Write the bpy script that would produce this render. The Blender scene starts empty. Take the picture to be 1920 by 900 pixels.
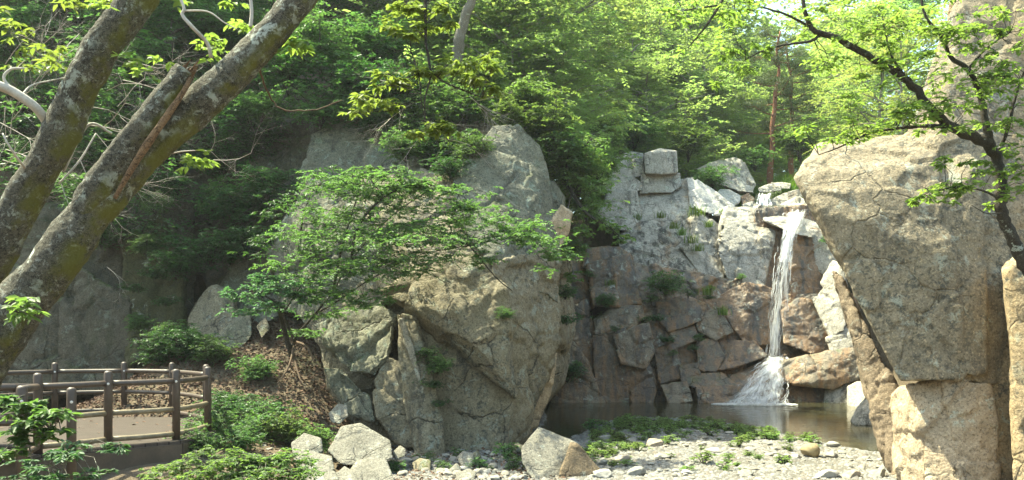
import bpy, bmesh, math, random
import numpy as np
from mathutils import Vector, Matrix

random.seed(7)
S = bpy.context.scene
COL = S.collection
CAMZ, F, CX, HY = 2.5, 1600.0, 960.0, 640.0      # eye height, focal length and horizon row in photo pixels
PI = math.pi


def P(px, py, Y):
    """point at distance Y seen at photo pixel (px, py)"""
    return np.array([(px - CX) / F * Y, Y, CAMZ + (HY - py) / F * Y])


# ------------------------------------------------------------------ noise
_r = np.random.RandomState(3)
PERM = np.concatenate([_r.permutation(256)] * 2)
GR = _r.normal(size=(256, 3)); GR /= np.linalg.norm(GR, axis=1)[:, None]
RV = _r.uniform(-1, 1, size=(256, 3)); RS = _r.uniform(-1, 1, size=256)


def _h(i, j, k):
    return PERM[(PERM[(PERM[i & 255] + j) & 255] + k) & 255]


def perlin(p):
    f = np.floor(p); i = f.astype(np.int64); f = p - f
    u = f * f * f * (f * (f * 6 - 15) + 10)
    out = 0
    for dx in (0, 1):
        for dy in (0, 1):
            for dz in (0, 1):
                g = GR[_h(i[:, 0] + dx, i[:, 1] + dy, i[:, 2] + dz)]
                d = g[:, 0] * (f[:, 0] - dx) + g[:, 1] * (f[:, 1] - dy) + g[:, 2] * (f[:, 2] - dz)
                w = (u[:, 0] if dx else 1 - u[:, 0]) * (u[:, 1] if dy else 1 - u[:, 1]) * (u[:, 2] if dz else 1 - u[:, 2])
                out = out + w * d
    return out * 1.6


def fbm(p, o=4, gain=.5):
    a, s, out = 1.0, 1.0, 0
    for k in range(o):
        out = out + a * perlin(p * s + 17.3 * k); a *= gain; s *= 2.03
    return out


def cells(p):
    i0 = np.floor(p).astype(np.int64)
    n = len(p)
    f1 = np.full(n, 9.0); f2 = np.full(n, 9.0); idx = np.zeros(n, np.int64); dif = np.zeros((n, 3))
    for dx in (-1, 0, 1):
        for dy in (-1, 0, 1):
            for dz in (-1, 0, 1):
                c = i0 + (dx, dy, dz)
                h = _h(c[:, 0], c[:, 1], c[:, 2])
                q = p - (c + .5 + .42 * RV[h])
                d = np.sqrt((q * q).sum(1))
                m = d < f1
                f2 = np.where(m, f1, np.minimum(f2, d))
                f1 = np.where(m, d, f1); idx = np.where(m, h, idx); dif[m] = q[m]
    return idx, dif, f2 - f1


# ------------------------------------------------------------------ objects
def link(name, me, mat=None, parent=None):
    o = bpy.data.objects.new(name, me); COL.objects.link(o)
    if mat is not None:
        me.materials.clear(); me.materials.append(mat)
    if parent is not None:
        o.parent = parent
        o.matrix_parent_inverse = Matrix.Identity(4)
    return o


def tag(o, label=None, cat=None, group=None, kind=None):
    if label: o['label'] = label
    if cat: o['category'] = cat
    if group: o['group'] = group
    if kind: o['kind'] = kind
    return o


def empty(name, loc, label=None, cat=None, group=None):
    o = bpy.data.objects.new(name, None); COL.objects.link(o)
    o.location = loc; o.empty_display_size = .2
    return tag(o, label, cat, group)


def copy_tree(root, loc, rz=0, sc=(1, 1, 1), label=None, group=None):
    r = root.copy(); COL.objects.link(r)
    r.location = loc; r.rotation_euler = (0, 0, rz); r.scale = sc
    if label: r['label'] = label
    if group: r['group'] = group
    for ch in root.children:
        c = ch.copy(); COL.objects.link(c); c.parent = r
        for g in ch.children:
            d = g.copy(); COL.objects.link(d); d.parent = c
    return r


def fast_mesh(name, V, Fc, smooth=False):
    V = np.asarray(V, np.float32); Fc = np.asarray(Fc, np.int32)
    me = bpy.data.meshes.new(name)
    k = Fc.shape[1]
    me.vertices.add(len(V)); me.vertices.foreach_set('co', V.ravel())
    me.loops.add(Fc.size); me.loops.foreach_set('vertex_index', Fc.ravel())
    me.polygons.add(len(Fc)); me.polygons.foreach_set('loop_start', np.arange(0, Fc.size, k, dtype=np.int32))
    if smooth:
        me.polygons.foreach_set('use_smooth', np.ones(len(Fc), bool))
    me.update(calc_edges=True)
    return me


class MB:
    """collects faces of one size"""
    def __init__(s): s.v, s.f, s.n = [], [], 0
    def add(s, V, Fc):
        V = np.asarray(V, float); Fc = np.asarray(Fc, int)
        s.v.append(V); s.f.append(Fc + s.n); s.n += len(V)
    def build(s, name, mat, parent=None, smooth=True, origin=None):
        V = np.concatenate(s.v); Fc = np.concatenate(s.f)
        if origin is not None: V = V - np.asarray(origin)
        return link(name, fast_mesh(name, V, Fc, smooth), mat, parent)


def tube(mb, pts, rad, sides=8, cap=True, rough=0, seed=0):
    pts = np.asarray(pts, float); n = len(pts)
    rad = np.broadcast_to(np.asarray(rad, float), (n,))
    T = np.gradient(pts, axis=0); T /= np.linalg.norm(T, axis=1)[:, None] + 1e-9
    up = np.array([0, 0, 1.]) if abs(T[0, 2]) < .9 else np.array([1., 0, 0])
    A = np.cross(T[0], up); A /= np.linalg.norm(A)
    a = np.arange(sides) / sides * 2 * PI
    V = []
    for i in range(n):
        A = A - T[i] * A.dot(T[i]); A /= np.linalg.norm(A) + 1e-9
        B = np.cross(T[i], A)
        V.append(pts[i] + rad[i] * (np.cos(a)[:, None] * A + np.sin(a)[:, None] * B))
    V = np.concatenate(V)
    Fq = []
    for i in range(n - 1):
        for j in range(sides):
            k = (j + 1) % sides
            Fq.append((i * sides + j, i * sides + k, (i + 1) * sides + k, (i + 1) * sides + j))
    if cap:
        for base, rev in ((0, True), ((n - 1) * sides, False)):
            for j in range(1, sides // 2):
                q = [base + j - 1 + 0, base + j, base + sides - j - 1 + 0, base + (sides - j) % sides]
                Fq.append(tuple(q[::-1] if rev else q))
    mb.add(V, Fq)


def segs(mb, A, B, ra, rb):
    """many thin three-sided twigs at once"""
    A = np.asarray(A, float); B = np.asarray(B, float); n = len(A)
    if n == 0: return
    ra = np.broadcast_to(ra, (n,)); rb = np.broadcast_to(rb, (n,))
    D = B - A; D /= np.linalg.norm(D, axis=1)[:, None] + 1e-9
    U = np.cross(D, np.where(np.abs(D[:, 2:3]) > .9, [[1., 0, 0]], [[0, 0, 1.]])); U /= np.linalg.norm(U, axis=1)[:, None] + 1e-9
    W = np.cross(D, U)
    V = np.zeros((n, 6, 3))
    for k in range(3):
        c, s_ = math.cos(k * 2 * PI / 3), math.sin(k * 2 * PI / 3)
        o = c * U + s_ * W
        V[:, k] = A + o * ra[:, None]; V[:, k + 3] = B + o * rb[:, None]
    b = np.arange(n)[:, None] * 6
    Fq = np.concatenate([b + np.array([[k, (k + 1) % 3, (k + 1) % 3 + 3, k + 3]]) for k in range(3)])
    mb.add(V.reshape(-1, 3), Fq)


def smooth_path(pts, n):
    """Catmull-Rom through points (rows may carry a radius in column 3)"""
    pts = np.asarray(pts, float)
    p = np.vstack([2 * pts[0] - pts[1], pts, 2 * pts[-1] - pts[-2]])
    out = []
    m = len(pts) - 1
    for t in np.linspace(0, m - 1e-6, n):
        i = int(t); u = t - i
        a, b, c, d = p[i], p[i + 1], p[i + 2], p[i + 3]
        out.append(.5 * ((2 * b) + (c - a) * u + (2 * a - 5 * b + 4 * c - d) * u * u + (-a + 3 * b - 3 * c + d) * u ** 3))
    return np.array(out)


# ------------------------------------------------------------------ materials
def new_mat(name):
    m = bpy.data.materials.new(name); m.use_nodes = True
    nt = m.node_tree; nt.nodes.clear()
    out = nt.nodes.new('ShaderNodeOutputMaterial')
    return m, nt, out


class NT:
    def __init__(s, nt): s.nt = nt
    def n(s, typ, **kw):
        x = s.nt.nodes.new(typ)
        for k, v in kw.items():
            if k.startswith('i_'): x.inputs[k[2:]].default_value = v
            else: setattr(x, k, v)
        return x
    def l(s, a, b): s.nt.links.new(a, b)
    def noise(s, vec, scale, detail=5, rough=.6, dist=0.0):
        x = s.n('ShaderNodeTexNoise'); x.inputs['Scale'].default_value = scale; x.inputs['Detail'].default_value = detail
        x.inputs['Roughness'].default_value = rough; x.inputs['Distortion'].default_value = dist
        s.l(vec, x.inputs['Vector']); return x.outputs['Fac']
    def ramp(s, fac, a, b, lo=0.0, hi=1.0):
        x = s.n('ShaderNodeMapRange'); x.interpolation_type = 'SMOOTHSTEP'
        s.l(fac, x.inputs['Value']); x.inputs['From Min'].default_value = a; x.inputs['From Max'].default_value = b
        x.inputs['To Min'].default_value = lo; x.inputs['To Max'].default_value = hi
        return x.outputs['Result']
    def mix(s, fac, a, b, mode='MIX'):
        x = s.n('ShaderNodeMix', data_type='RGBA', blend_type=mode)
        if isinstance(fac, (int, float)): x.inputs[0].default_value = fac
        else: s.l(fac, x.inputs[0])
        for i, c in ((6, a), (7, b)):
            if isinstance(c, tuple): x.inputs[i].default_value = c if len(c) == 4 else c + (1,)
            else: s.l(c, x.inputs[i])
        return x.outputs[2]
    def math(s, op, a, b=0.0):
        x = s.n('ShaderNodeMath', operation=op)
        for i, c in ((0, a), (1, b)):
            if isinstance(c, (int, float)): x.inputs[i].default_value = c
            else: s.l(c, x.inputs[i])
        return x.outputs[0]


def rock_mat(name, cA, cB, lichen=(.42, .45, .38), lich=.35, dark=.3, streak=.3, iron=0.0, moss=.25, crack=.5, rough=.85, scale=1.0,
             ironc=(.23, .115, .042), streakc=(.035, .033, .03), bump=.8, wet=0.0, plate=.35, grad=None):
    m, nt, out = new_mat(name); q = NT(nt)
    tc = q.n('ShaderNodeTexCoord'); v = tc.outputs['Object']
    geo = q.n('ShaderNodeNewGeometry')
    mp = q.n('ShaderNodeMapping'); mp.inputs['Scale'].default_value = (1.9, 1.9, .22); q.l(v, mp.inputs['Vector'])
    big = q.noise(v, .55 * scale, 6, .6, .4); mid = q.noise(v, 2.6 * scale, 8, .65); fine = q.noise(v, 17 * scale, 5, .7); grain = q.noise(v, 70 * scale, 2, .6)
    c = q.mix(q.ramp(big, .32, .68), cA, cB)
    c = q.mix(q.math('MULTIPLY', q.ramp(mid, .35, .7), .5), c, tuple(x * .62 for x in cA), 'MIX')
    c = q.mix(q.ramp(fine, .3, .7, .0, .45), c, tuple(min(1, x * 1.35) for x in cB))
    if iron:
        ir = q.noise(mp.outputs[0], .9, 5, .6, .5)
        c = q.mix(q.math('MULTIPLY', q.ramp(ir, .58 - .25 * iron, .72 - .2 * iron), min(1, .55 + .4 * iron)), c, ironc)
    gk = 1.0
    if grad:   # the lichen-blackened side of the rock fades into cleaner stone
        sx_ = q.n('ShaderNodeSeparateXYZ'); q.l(v, sx_.inputs[0]); gk = q.ramp(q.math('ADD', sx_.outputs[0], q.math('MULTIPLY', big, 1.2)), grad[0] + .6, grad[1] + .6, 1.0, .12)
        c = q.mix(q.math('MULTIPLY', gk, .5), c, (.15, .14, .115))
    if streak:
        st = q.noise(mp.outputs[0], 1.35, 6, .65, .3)
        c = q.mix(q.math('MULTIPLY', q.math('MULTIPLY', q.ramp(st, .56 - .12 * streak, .72 - .1 * streak), min(1, .45 + .5 * streak)), gk), c, streakc)
    if lich:
        l1 = q.noise(v, 3.4 * scale, 9, .72, .6)
        l2 = q.noise(v, 1.1 * scale, 3, .5)
        k = q.math('MULTIPLY', q.ramp(l1, .54, .62), q.ramp(l2, .52 - .25 * lich, .66 - .2 * lich))
        c = q.mix(q.math('MULTIPLY', q.math('MULTIPLY', k, gk), .75), c, lichen)
    if dark:
        d1 = q.noise(v, 7.5 * scale, 8, .75, .3); d2 = q.noise(v, .9 * scale, 3, .5, .2)
        k = q.math('MULTIPLY', q.ramp(d1, .5, .6), q.ramp(d2, .56 - .25 * dark, .7 - .2 * dark))
        c = q.mix(q.math('MULTIPLY', q.math('MULTIPLY', k, gk), .8), c, (.05, .052, .045))
    # cracks: thin warped cell borders
    warp = q.n('ShaderNodeTexNoise'); warp.inputs['Scale'].default_value = 1.3; warp.inputs['Detail'].default_value = 5; q.l(v, warp.inputs['Vector'])
    add = q.n('ShaderNodeVectorMath', operation='MULTIPLY_ADD'); q.l(warp.outputs['Color'], add.inputs[0]); add.inputs[1].default_value = (.6, .6, .6); q.l(v, add.inputs[2])
    vo = q.n('ShaderNodeTexVoronoi', feature='DISTANCE_TO_EDGE'); vo.inputs['Scale'].default_value = .62 * scale; q.l(add.outputs[0], vo.inputs['Vector'])
    cr = q.ramp(vo.outputs['Distance'], 0.0, .016, 1.0, 0.0)
    cm = q.math('MULTIPLY', cr, q.ramp(q.noise(v, .8, 3), .42, .58))
    c = q.mix(q.math('MULTIPLY', cm, crack), c, (.03, .026, .02))
    if moss:
        sep = q.n('ShaderNodeSeparateXYZ'); q.l(geo.outputs['Normal'], sep.inputs[0])
        mm = q.math('MULTIPLY', q.ramp(sep.outputs[2], .25, .85), q.ramp(q.noise(v, 1.7, 7, .7), .62 - .3 * moss, .72 - .25 * moss))
        c = q.mix(q.math('MULTIPLY', mm, .8), c, (.055, .075, .018))
    b = q.n('ShaderNodeBsdfPrincipled')
    q.l(c, b.inputs['Base Color'])
    rr = q.ramp(mid, .3, .7, rough - .12, min(1, rough + .08)); q.l(rr, b.inputs['Roughness'])
    b.inputs['Specular IOR Level'].default_value = .35 + wet * .4
    w2 = q.n('ShaderNodeTexNoise'); w2.inputs['Scale'].default_value = 2.2; w2.inputs['Detail'].default_value = 6; q.l(v, w2.inputs['Vector'])
    ad2 = q.n('ShaderNodeVectorMath', operation='MULTIPLY_ADD'); q.l(w2.outputs['Color'], ad2.inputs[0]); ad2.inputs[1].default_value = (.45, .45, .45); q.l(v, ad2.inputs[2])
    plates = None
    for sc_, am in ((1.7, .9), (5.0, .38)):
        pv = q.n('ShaderNodeTexVoronoi', feature='F1'); pv.inputs['Scale'].default_value = sc_ * scale; q.l(ad2.outputs[0], pv.inputs['Vector'])
        sp = q.n('ShaderNodeSeparateXYZ'); q.l(pv.outputs['Color'], sp.inputs[0])
        pl = q.math('MULTIPLY', q.math('ADD', sp.outputs[0], q.math('MULTIPLY', pv.outputs['Distance'], .5)), am)
        plates = pl if plates is None else q.math('ADD', plates, pl)
    h = q.math('ADD', q.math('MULTIPLY', mid, .9), q.math('ADD', q.math('MULTIPLY', fine, .5), q.math('MULTIPLY', grain, .2)))
    h = q.math('ADD', h, q.math('MULTIPLY', plates, plate))
    sp_ = q.noise(v, 30 * scale, 4, .7); c = q.mix(q.ramp(sp_, .55, .62, 0, .7), c, tuple(x * .25 for x in cA)); c = q.mix(q.ramp(sp_, .42, .36, 0, .5), c, tuple(min(1, x * 1.7) for x in cB))
    s2_ = q.noise(v, 11 * scale, 8, .75, .4); c = q.mix(q.ramp(s2_, .56, .62, 0, .5), c, tuple(x * .3 for x in cA)); c = q.mix(q.ramp(s2_, .43, .38, 0, .35), c, tuple(min(1, x * 1.5) for x in cB))
    c2 = q.n('ShaderNodeHueSaturation'); q.l(c, c2.inputs['Color']); q.l(q.math('ADD', .88, q.math('MULTIPLY', plates, .2)), c2.inputs['Value']); c = c2.outputs[0]; q.l(c, b.inputs['Base Color'])
    h = q.math('SUBTRACT', h, q.math('MULTIPLY', cm, .5))
    bp = q.n('ShaderNodeBump'); bp.inputs['Strength'].default_value = bump; bp.inputs['Distance'].default_value = .09
    q.l(h, bp.inputs['Height']); q.l(bp.outputs[0], b.inputs['Normal'])
    q.l(b.outputs[0], out.inputs[0])
    return m


def leaf_mat(name, a, b, trans=.45, gloss=.35):
    m, nt, out = new_mat(name); q = NT(nt)
    geo = q.n('ShaderNodeNewGeometry')
    oi = q.n('ShaderNodeObjectInfo')
    rnd = q.math('FRACT', q.math('ADD', geo.outputs['Random Per Island'], 0))
    c = q.mix(rnd, a, b)
    hs = q.n('ShaderNodeHueSaturation')
    q.l(q.math('ADD', .485, q.math('MULTIPLY', oi.outputs['Random'], .03)), hs.inputs['Hue'])
    q.l(q.math('ADD', .8, q.math('MULTIPLY', oi.outputs['Random'], .4)), hs.inputs['Value'])
    q.l(c, hs.inputs['Color'])
    pr = q.n('ShaderNodeBsdfPrincipled'); q.l(hs.outputs[0], pr.inputs['Base Color'])
    pr.inputs['Roughness'].default_value = .5; pr.inputs['Specular IOR Level'].default_value = gloss
    tr = q.n('ShaderNodeBsdfTranslucent')
    tcol = q.mix(1.0, hs.outputs[0], (1.7, 1.72, 1.0, 1), 'MULTIPLY'); q.l(tcol, tr.inputs['Color'])
    mx = q.n('ShaderNodeMixShader'); mx.inputs[0].default_value = trans
    q.l(pr.outputs[0], mx.inputs[1]); q.l(tr.outputs[0], mx.inputs[2]); q.l(mx.outputs[0], out.inputs[0])
    return m


def bark_mat(name, a, b, lich=.4, moss=.4, scale=1.0):
    m, nt, out = new_mat(name); q = NT(nt)
    tc = q.n('ShaderNodeTexCoord'); v = tc.outputs['Object']
    geo = q.n('ShaderNodeNewGeometry')
    n1 = q.noise(v, 5 * scale, 8, .7, .3); n2 = q.noise(v, 38 * scale, 5, .7); n3 = q.noise(v, 2.0 * scale, 4, .6)
    c = q.mix(q.ramp(n1, .3, .7), a, b)
    c = q.mix(q.ramp(n2, .49, .58, 0, .75), c, tuple(x * .3 for x in a))
    n5 = q.noise(v, 24 * scale, 6, .75, .5); c = q.mix(q.math('MULTIPLY', q.ramp(n5, .56, .62), lich), c, (.30, .31, .27))
    n0 = q.noise(v, 140 * scale, 3, .7)
    c = q.mix(q.ramp(n0, .5, .62, 0, .5), c, tuple(min(1, x * 1.9) for x in b))
    if lich:
        k = q.math('MULTIPLY', q.ramp(q.noise(v, 9 * scale, 8, .75, .4), .53, .6), q.ramp(n3, .6 - .3 * lich, .72 - .25 * lich))
        c = q.mix(q.math('MULTIPLY', k, .7), c, (.36, .39, .33))
        k2 = q.math('MULTIPLY', q.ramp(q.noise(v, 3.1 * scale, 4, .55, .5), .64, .67), q.ramp(q.noise(v, 30 * scale, 4, .7), .35, .5))
        c = q.mix(q.math('MULTIPLY', k2, .7), c, (.44, .48, .42))
    if moss:
        sep = q.n('ShaderNodeSeparateXYZ'); q.l(geo.outputs['Normal'], sep.inputs[0])
        dn = q.math('SUBTRACT', q.math('MULTIPLY', sep.outputs[0], .8), q.math('MULTIPLY', sep.outputs[2], .7))
        k = q.math('MULTIPLY', q.ramp(dn, .15, .9), q.ramp(q.noise(v, 3.2 * scale, 7, .7), .58 - .25 * moss, .74 - .25 * moss))
        c = q.mix(q.math('MULTIPLY', k, .85), c, (.10, .10, .018))
    b_ = q.n('ShaderNodeBsdfPrincipled'); q.l(c, b_.inputs['Base Color']); b_.inputs['Roughness'].default_value = .9; b_.inputs['Specular IOR Level'].default_value = .2
    h = q.math('ADD', q.math('MULTIPLY', n1, .6), q.math('MULTIPLY', n2, .5))
    bp = q.n('ShaderNodeBump'); bp.inputs['Strength'].default_value = .7; bp.inputs['Distance'].default_value = .05
    q.l(h, bp.inputs['Height']); q.l(bp.outputs[0], b_.inputs['Normal']); q.l(b_.outputs[0], out.inputs[0])
    return m


def simple_mat(name, col, rough=.6, var=.3, vscale=8, bump=.2, spec=.4):
    m, nt, out = new_mat(name); q = NT(nt)
    v = q.n('ShaderNodeTexCoord').outputs['Object']
    n1 = q.noise(v, vscale, 6, .65); n2 = q.noise(v, vscale * 7, 4, .7)
    c = q.mix(q.ramp(n1, .3, .7), tuple(x * (1 - var) for x in col), tuple(min(1, x * (1 + var)) for x in col))
    c = q.mix(q.ramp(n2, .4, .75, 0, .35), c, tuple(x * .5 for x in col))
    b = q.n('ShaderNodeBsdfPrincipled'); q.l(c, b.inputs['Base Color']); b.inputs['Roughness'].default_value = rough; b.inputs['Specular IOR Level'].default_value = spec
    bp = q.n('ShaderNodeBump'); bp.inputs['Strength'].default_value = bump; bp.inputs['Distance'].default_value = .02
    q.l(n2, bp.inputs['Height']); q.l(bp.outputs[0], b.inputs['Normal']); q.l(b.outputs[0], out.inputs[0])
    return m


def island_mat(name, cols, rough=.85, bump=.3, spec=.3):
    """each separate piece of the mesh takes one of the colours"""
    m, nt, out = new_mat(name); q = NT(nt)
    geo = q.n('ShaderNodeNewGeometry'); oi = q.n('ShaderNodeObjectInfo')
    r = q.math('FRACT', q.math('ADD', geo.outputs['Random Per Island'], oi.outputs['Random']))
    cr = q.n('ShaderNodeValToRGB'); cr.color_ramp.interpolation = 'LINEAR'
    el = cr.color_ramp.elements
    for i, c in enumerate(cols):
        e = el[i] if i < 2 else el.new(0.5)
        e.color = c + (1,)
    for i, e in enumerate(el): e.position = i / (len(cols) - 1)
    q.l(r, cr.inputs[0])
    v = q.n('ShaderNodeTexCoord').outputs['Object']
    n1 = q.noise(v, 9, 6, .7); n2 = q.noise(v, 45, 4, .7)
    c = q.mix(q.ramp(n1, .35, .7, 0, .4), cr.outputs[0], (.08, .07, .055))
    c = q.mix(q.ramp(n2, .45, .7, 0, .3), c, tuple(min(1, x * 1.3) for x in cols[2]))
    b = q.n('ShaderNodeBsdfPrincipled'); q.l(c, b.inputs['Base Color']); b.inputs['Roughness'].default_value = rough; b.inputs['Specular IOR Level'].default_value = spec
    bp = q.n('ShaderNodeBump'); bp.inputs['Strength'].default_value = bump; bp.inputs['Distance'].default_value = .02
    q.l(n1, bp.inputs['Height']); q.l(bp.outputs[0], b.inputs['Normal']); q.l(b.outputs[0], out.inputs[0])
    return m


M = {}
M['cliff'] = rock_mat('cliff_granite', (.15, .125, .078), (.215, .18, .12), lichen=(.27, .29, .24), lich=.6, dark=.5, streak=.3, moss=.3, crack=.8)
M['cliff_grey'] = rock_mat('cliff_grey_lichen', (.095, .095, .066), (.155, .147, .105), lichen=(.22, .26, .21), lich=.85, dark=.5, streak=.3, moss=.3)
M['cliff_warm'] = rock_mat('cliff_warm_bounce', (.36, .26, .16), (.42, .33, .22), lich=.15, dark=.15, streak=.1, moss=.05)  # warm light bounced onto the cliff's right edges, put into the colour
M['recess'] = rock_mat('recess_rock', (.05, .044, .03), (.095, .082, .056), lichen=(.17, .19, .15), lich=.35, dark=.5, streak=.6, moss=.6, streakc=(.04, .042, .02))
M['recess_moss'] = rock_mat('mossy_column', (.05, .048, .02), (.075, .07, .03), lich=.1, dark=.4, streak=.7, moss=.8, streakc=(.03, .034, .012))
M['tan'] = rock_mat('tan_granite', (.25, .18, .10), (.32, .24, .145), lichen=(.30, .32, .25), lich=.35, dark=.45, streak=.15, iron=.12, moss=.05, crack=.3, ironc=(.4, .26, .12))
M['tan_speckled'] = rock_mat('speckled_granite', (.135, .12, .092), (.21, .182, .137), lichen=(.29, .32, .27), lich=.8, dark=1.0, streak=.45, iron=.25, moss=.1, crack=.3, ironc=(.33, .19, .08))
M['tan_weathered'] = rock_mat('weathered_tan_granite', (.235, .17, .096), (.31, .235, .142), lichen=(.33, .345, .29), lich=.75, dark=.9, streak=.5, iron=.1, moss=.05, crack=.3, ironc=(.36, .23, .11), grad=(-.1, 1.1))
M['tan_bare'] = rock_mat('bare_granite', (.31, .235, .155), (.38, .30, .215), lich=.1, dark=.25, streak=.1, moss=0, crack=.5, plate=.6)
M['brown_slab'] = rock_mat('brown_slab', (.15, .11, .076), (.21, .16, .11), lich=.2, dark=.4, streak=.1, moss=0)
M['pale'] = rock_mat('pale_granite', (.25, .23, .195), (.39, .36, .315), lich=.2, dark=.3, streak=.5, iron=.1, moss=.1, ironc=(.38, .27, .15))
M['white'] = rock_mat('washed_granite', (.38, .365, .335), (.49, .47, .44), lich=.0, dark=.1, streak=.2, moss=0, crack=.3)
M['wall'] = rock_mat('weathered_granite', (.20, .188, .16), (.36, .335, .29), lich=.15, dark=.5, streak=1.0, iron=.2, moss=.2)
M['wet'] = rock_mat('wet_shaded_granite', (.05, .036, .022), (.16, .115, .068), lich=.12, dark=.4, streak=.9, iron=.85, moss=.4, rough=.36, wet=1)  # wet stone, darkened further to paint the shade on the lower wall
M['damp'] = rock_mat('damp_granite', (.125, .096, .062), (.23, .185, .128), lich=.2, dark=.35, streak=.8, iron=.65, moss=.35, rough=.5, wet=.6)
M['cliff_highlight'] = rock_mat('cliff_lit_edge', (.23, .20, .15), (.31, .28, .22), lichen=(.36, .38, .33), lich=.6, dark=.3, streak=.1, moss=.0)  # paler tone that paints the highlight along lit cliff edges
M['iron'] = rock_mat('iron_stained_granite', (.11, .062, .028), (.24, .132, .058), lich=.08, dark=.3, streak=1.0, iron=.5, moss=.15, rough=.4, wet=1)
M['boulder'] = rock_mat('boulder_granite', (.135, .123, .098), (.215, .198, .162), lichen=(.33, .345, .29), lich=.45, dark=.3, streak=.0, moss=.05, scale=1.6)
M['boulder_brown'] = rock_mat('boulder_underside', (.12, .088, .054), (.18, .13, .08), lich=.05, dark=.3, streak=.1, moss=0, scale=1.4)
M['bark'] = bark_mat('lichened_bark', (.04, .037, .029), (.098, .088, .066), lich=.55, moss=.6)
M['bark_bare'] = bark_mat('bare_wood', (.11, .065, .036), (.18, .115, .066), lich=0, moss=0)
M['bark_dark'] = bark_mat('dark_bark', (.03, .025, .02), (.06, .05, .038), lich=.15, moss=.0, scale=2)
M['bark_grey'] = bark_mat('grey_bark', (.14, .125, .10), (.22, .20, .17), lich=.2, moss=.1, scale=2)
M['bark_red'] = bark_mat('red_pine_bark', (.20, .085, .05), (.28, .13, .08), lich=.05, moss=0, scale=2)
M['twig'] = simple_mat('dead_twig', (.40, .365, .32), .8, .2, 10)
M['root'] = simple_mat('brown_root', (.10, .062, .038), .85, .3, 6)
M['leaf_sun'] = leaf_mat('young_leaf', (.10, .15, .040), (.14, .19, .055), trans=.58)
M['leaf_light'] = leaf_mat('light_leaf', (.075, .135, .042), (.115, .175, .06), trans=.58)
M['leaf_mid'] = leaf_mat('mid_leaf', (.052, .115, .040), (.085, .15, .052), trans=.52)
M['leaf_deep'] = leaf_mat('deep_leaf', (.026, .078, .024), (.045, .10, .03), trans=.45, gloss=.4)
M['leaf_blue'] = leaf_mat('bluish_leaf', (.04, .105, .05), (.065, .13, .06), trans=.45, gloss=.4)
M['weed_leaf'] = leaf_mat('weed_leaf', (.13, .21, .055), (.18, .25, .08), trans=.5)
M['spray_leaf'] = leaf_mat('spray_leaf', (.055, .108, .036), (.09, .145, .052), trans=.5)
M['forest_light'] = leaf_mat('forest_light_leaf', (.14, .21, .075), (.19, .25, .11), trans=.62)
M['forest_mid'] = leaf_mat('forest_mid_leaf', (.095, .17, .065), (.14, .21, .09), trans=.6)
M['forest_sun'] = leaf_mat('forest_young_leaf', (.155, .21, .065), (.205, .255, .10), trans=.62)
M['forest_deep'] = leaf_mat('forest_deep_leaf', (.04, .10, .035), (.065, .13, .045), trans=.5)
M['needle'] = leaf_mat('pine_needle', (.06, .10, .035), (.09, .125, .05), trans=.25)
M['grass'] = leaf_mat('grass_blade', (.07, .14, .02), (.11, .17, .03), trans=.4)
M['litter'] = island_mat('dry_leaf', [(.055, .028, .018), (.10, .05, .03), (.15, .082, .05), (.07, .036, .024)])
M['pebble'] = island_mat('pebble', [(.10, .093, .083), (.18, .172, .16), (.25, .24, .22), (.14, .115, .09), (.12, .124, .128), (.20, .192, .18)])
M['stone'] = island_mat('river_stone', [(.17, .155, .13), (.25, .235, .205), (.31, .295, .265), (.20, .175, .14), (.27, .245, .20)])

# ------------------------------------------------------------------ terrain
LINE = np.array([  # foot of the rock walls in plan: X, Y, height of the rise, slope beyond
    (-34, 12, 3, .5), (-17, 21.5, 5.5, .95), (-12.5, 24.5, 6.5, 1.0), (-7, 25, 6.5, 1.05), (-4.6, 22.3, 5.2, 1.0), (-1.5, 22, 5.6, .95),
    (.7, 23, 5.2, .85), (1.1, 27, 5.2, .8), (1.3, 36, 5.6, .75), (3.2, 40.2, 7.6, .5), (6, 41.3, 8.3, .16), (11, 41.6, 8.8, .10), (14, 41, 8.8, .3),
    (15.5, 36, 6, .6), (13, 26, 5, .7), (9.6, 18, 4.5, .7), (10.5, 13, 3.5, .5), (15, 5, 2.5, .4), (22, -12, 2, .3)], float)
POLY = np.vstack([LINE[:, :2], [[22, -40], [-34, -40]]])
POOL = np.array([(.1, 19.6), (1.15, 20.4), (1.9, 23.0), (2.6, 26.0), (3.4, 27.1), (5, 27.0), (6.4, 25.7), (7.2, 23.4), (7.7, 20.6), (8.3, 18.3), (12, 18), (15, 26), (16.5, 37), (15, 43), (1.2, 43), (.9, 30)], float)


def seg_dist(X, Y, poly, closed):
    n = len(poly); best = np.full(X.shape, 1e9); bi = np.zeros(X.shape, int); bt = np.zeros(X.shape)
    for i in range(n if closed else n - 1):
        a = poly[i, :2]; b = poly[(i + 1) % n, :2]; d = b - a
        t = np.clip(((X - a[0]) * d[0] + (Y - a[1]) * d[1]) / (d @ d), 0, 1)
        s = np.hypot(X - a[0] - t * d[0], Y - a[1] - t * d[1])
        m = s < best; best[m] = s[m]; bi[m] = i; bt[m] = t[m]
    return best, bi, bt


def inside(X, Y, poly):
    r = np.zeros(X.shape, bool); n = len(poly)
    for i in range(n):
        x1, y1 = poly[i, :2]; x2, y2 = poly[(i + 1) % n, :2]
        c = ((y1 > Y) != (y2 > Y)) & (X < (x2 - x1) * (Y - y1) / (y2 - y1 + 1e-12) + x1)
        r ^= c
    return r


def sst(t): t = np.clip(t, 0, 1); return t * t * (3 - 2 * t)


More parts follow.
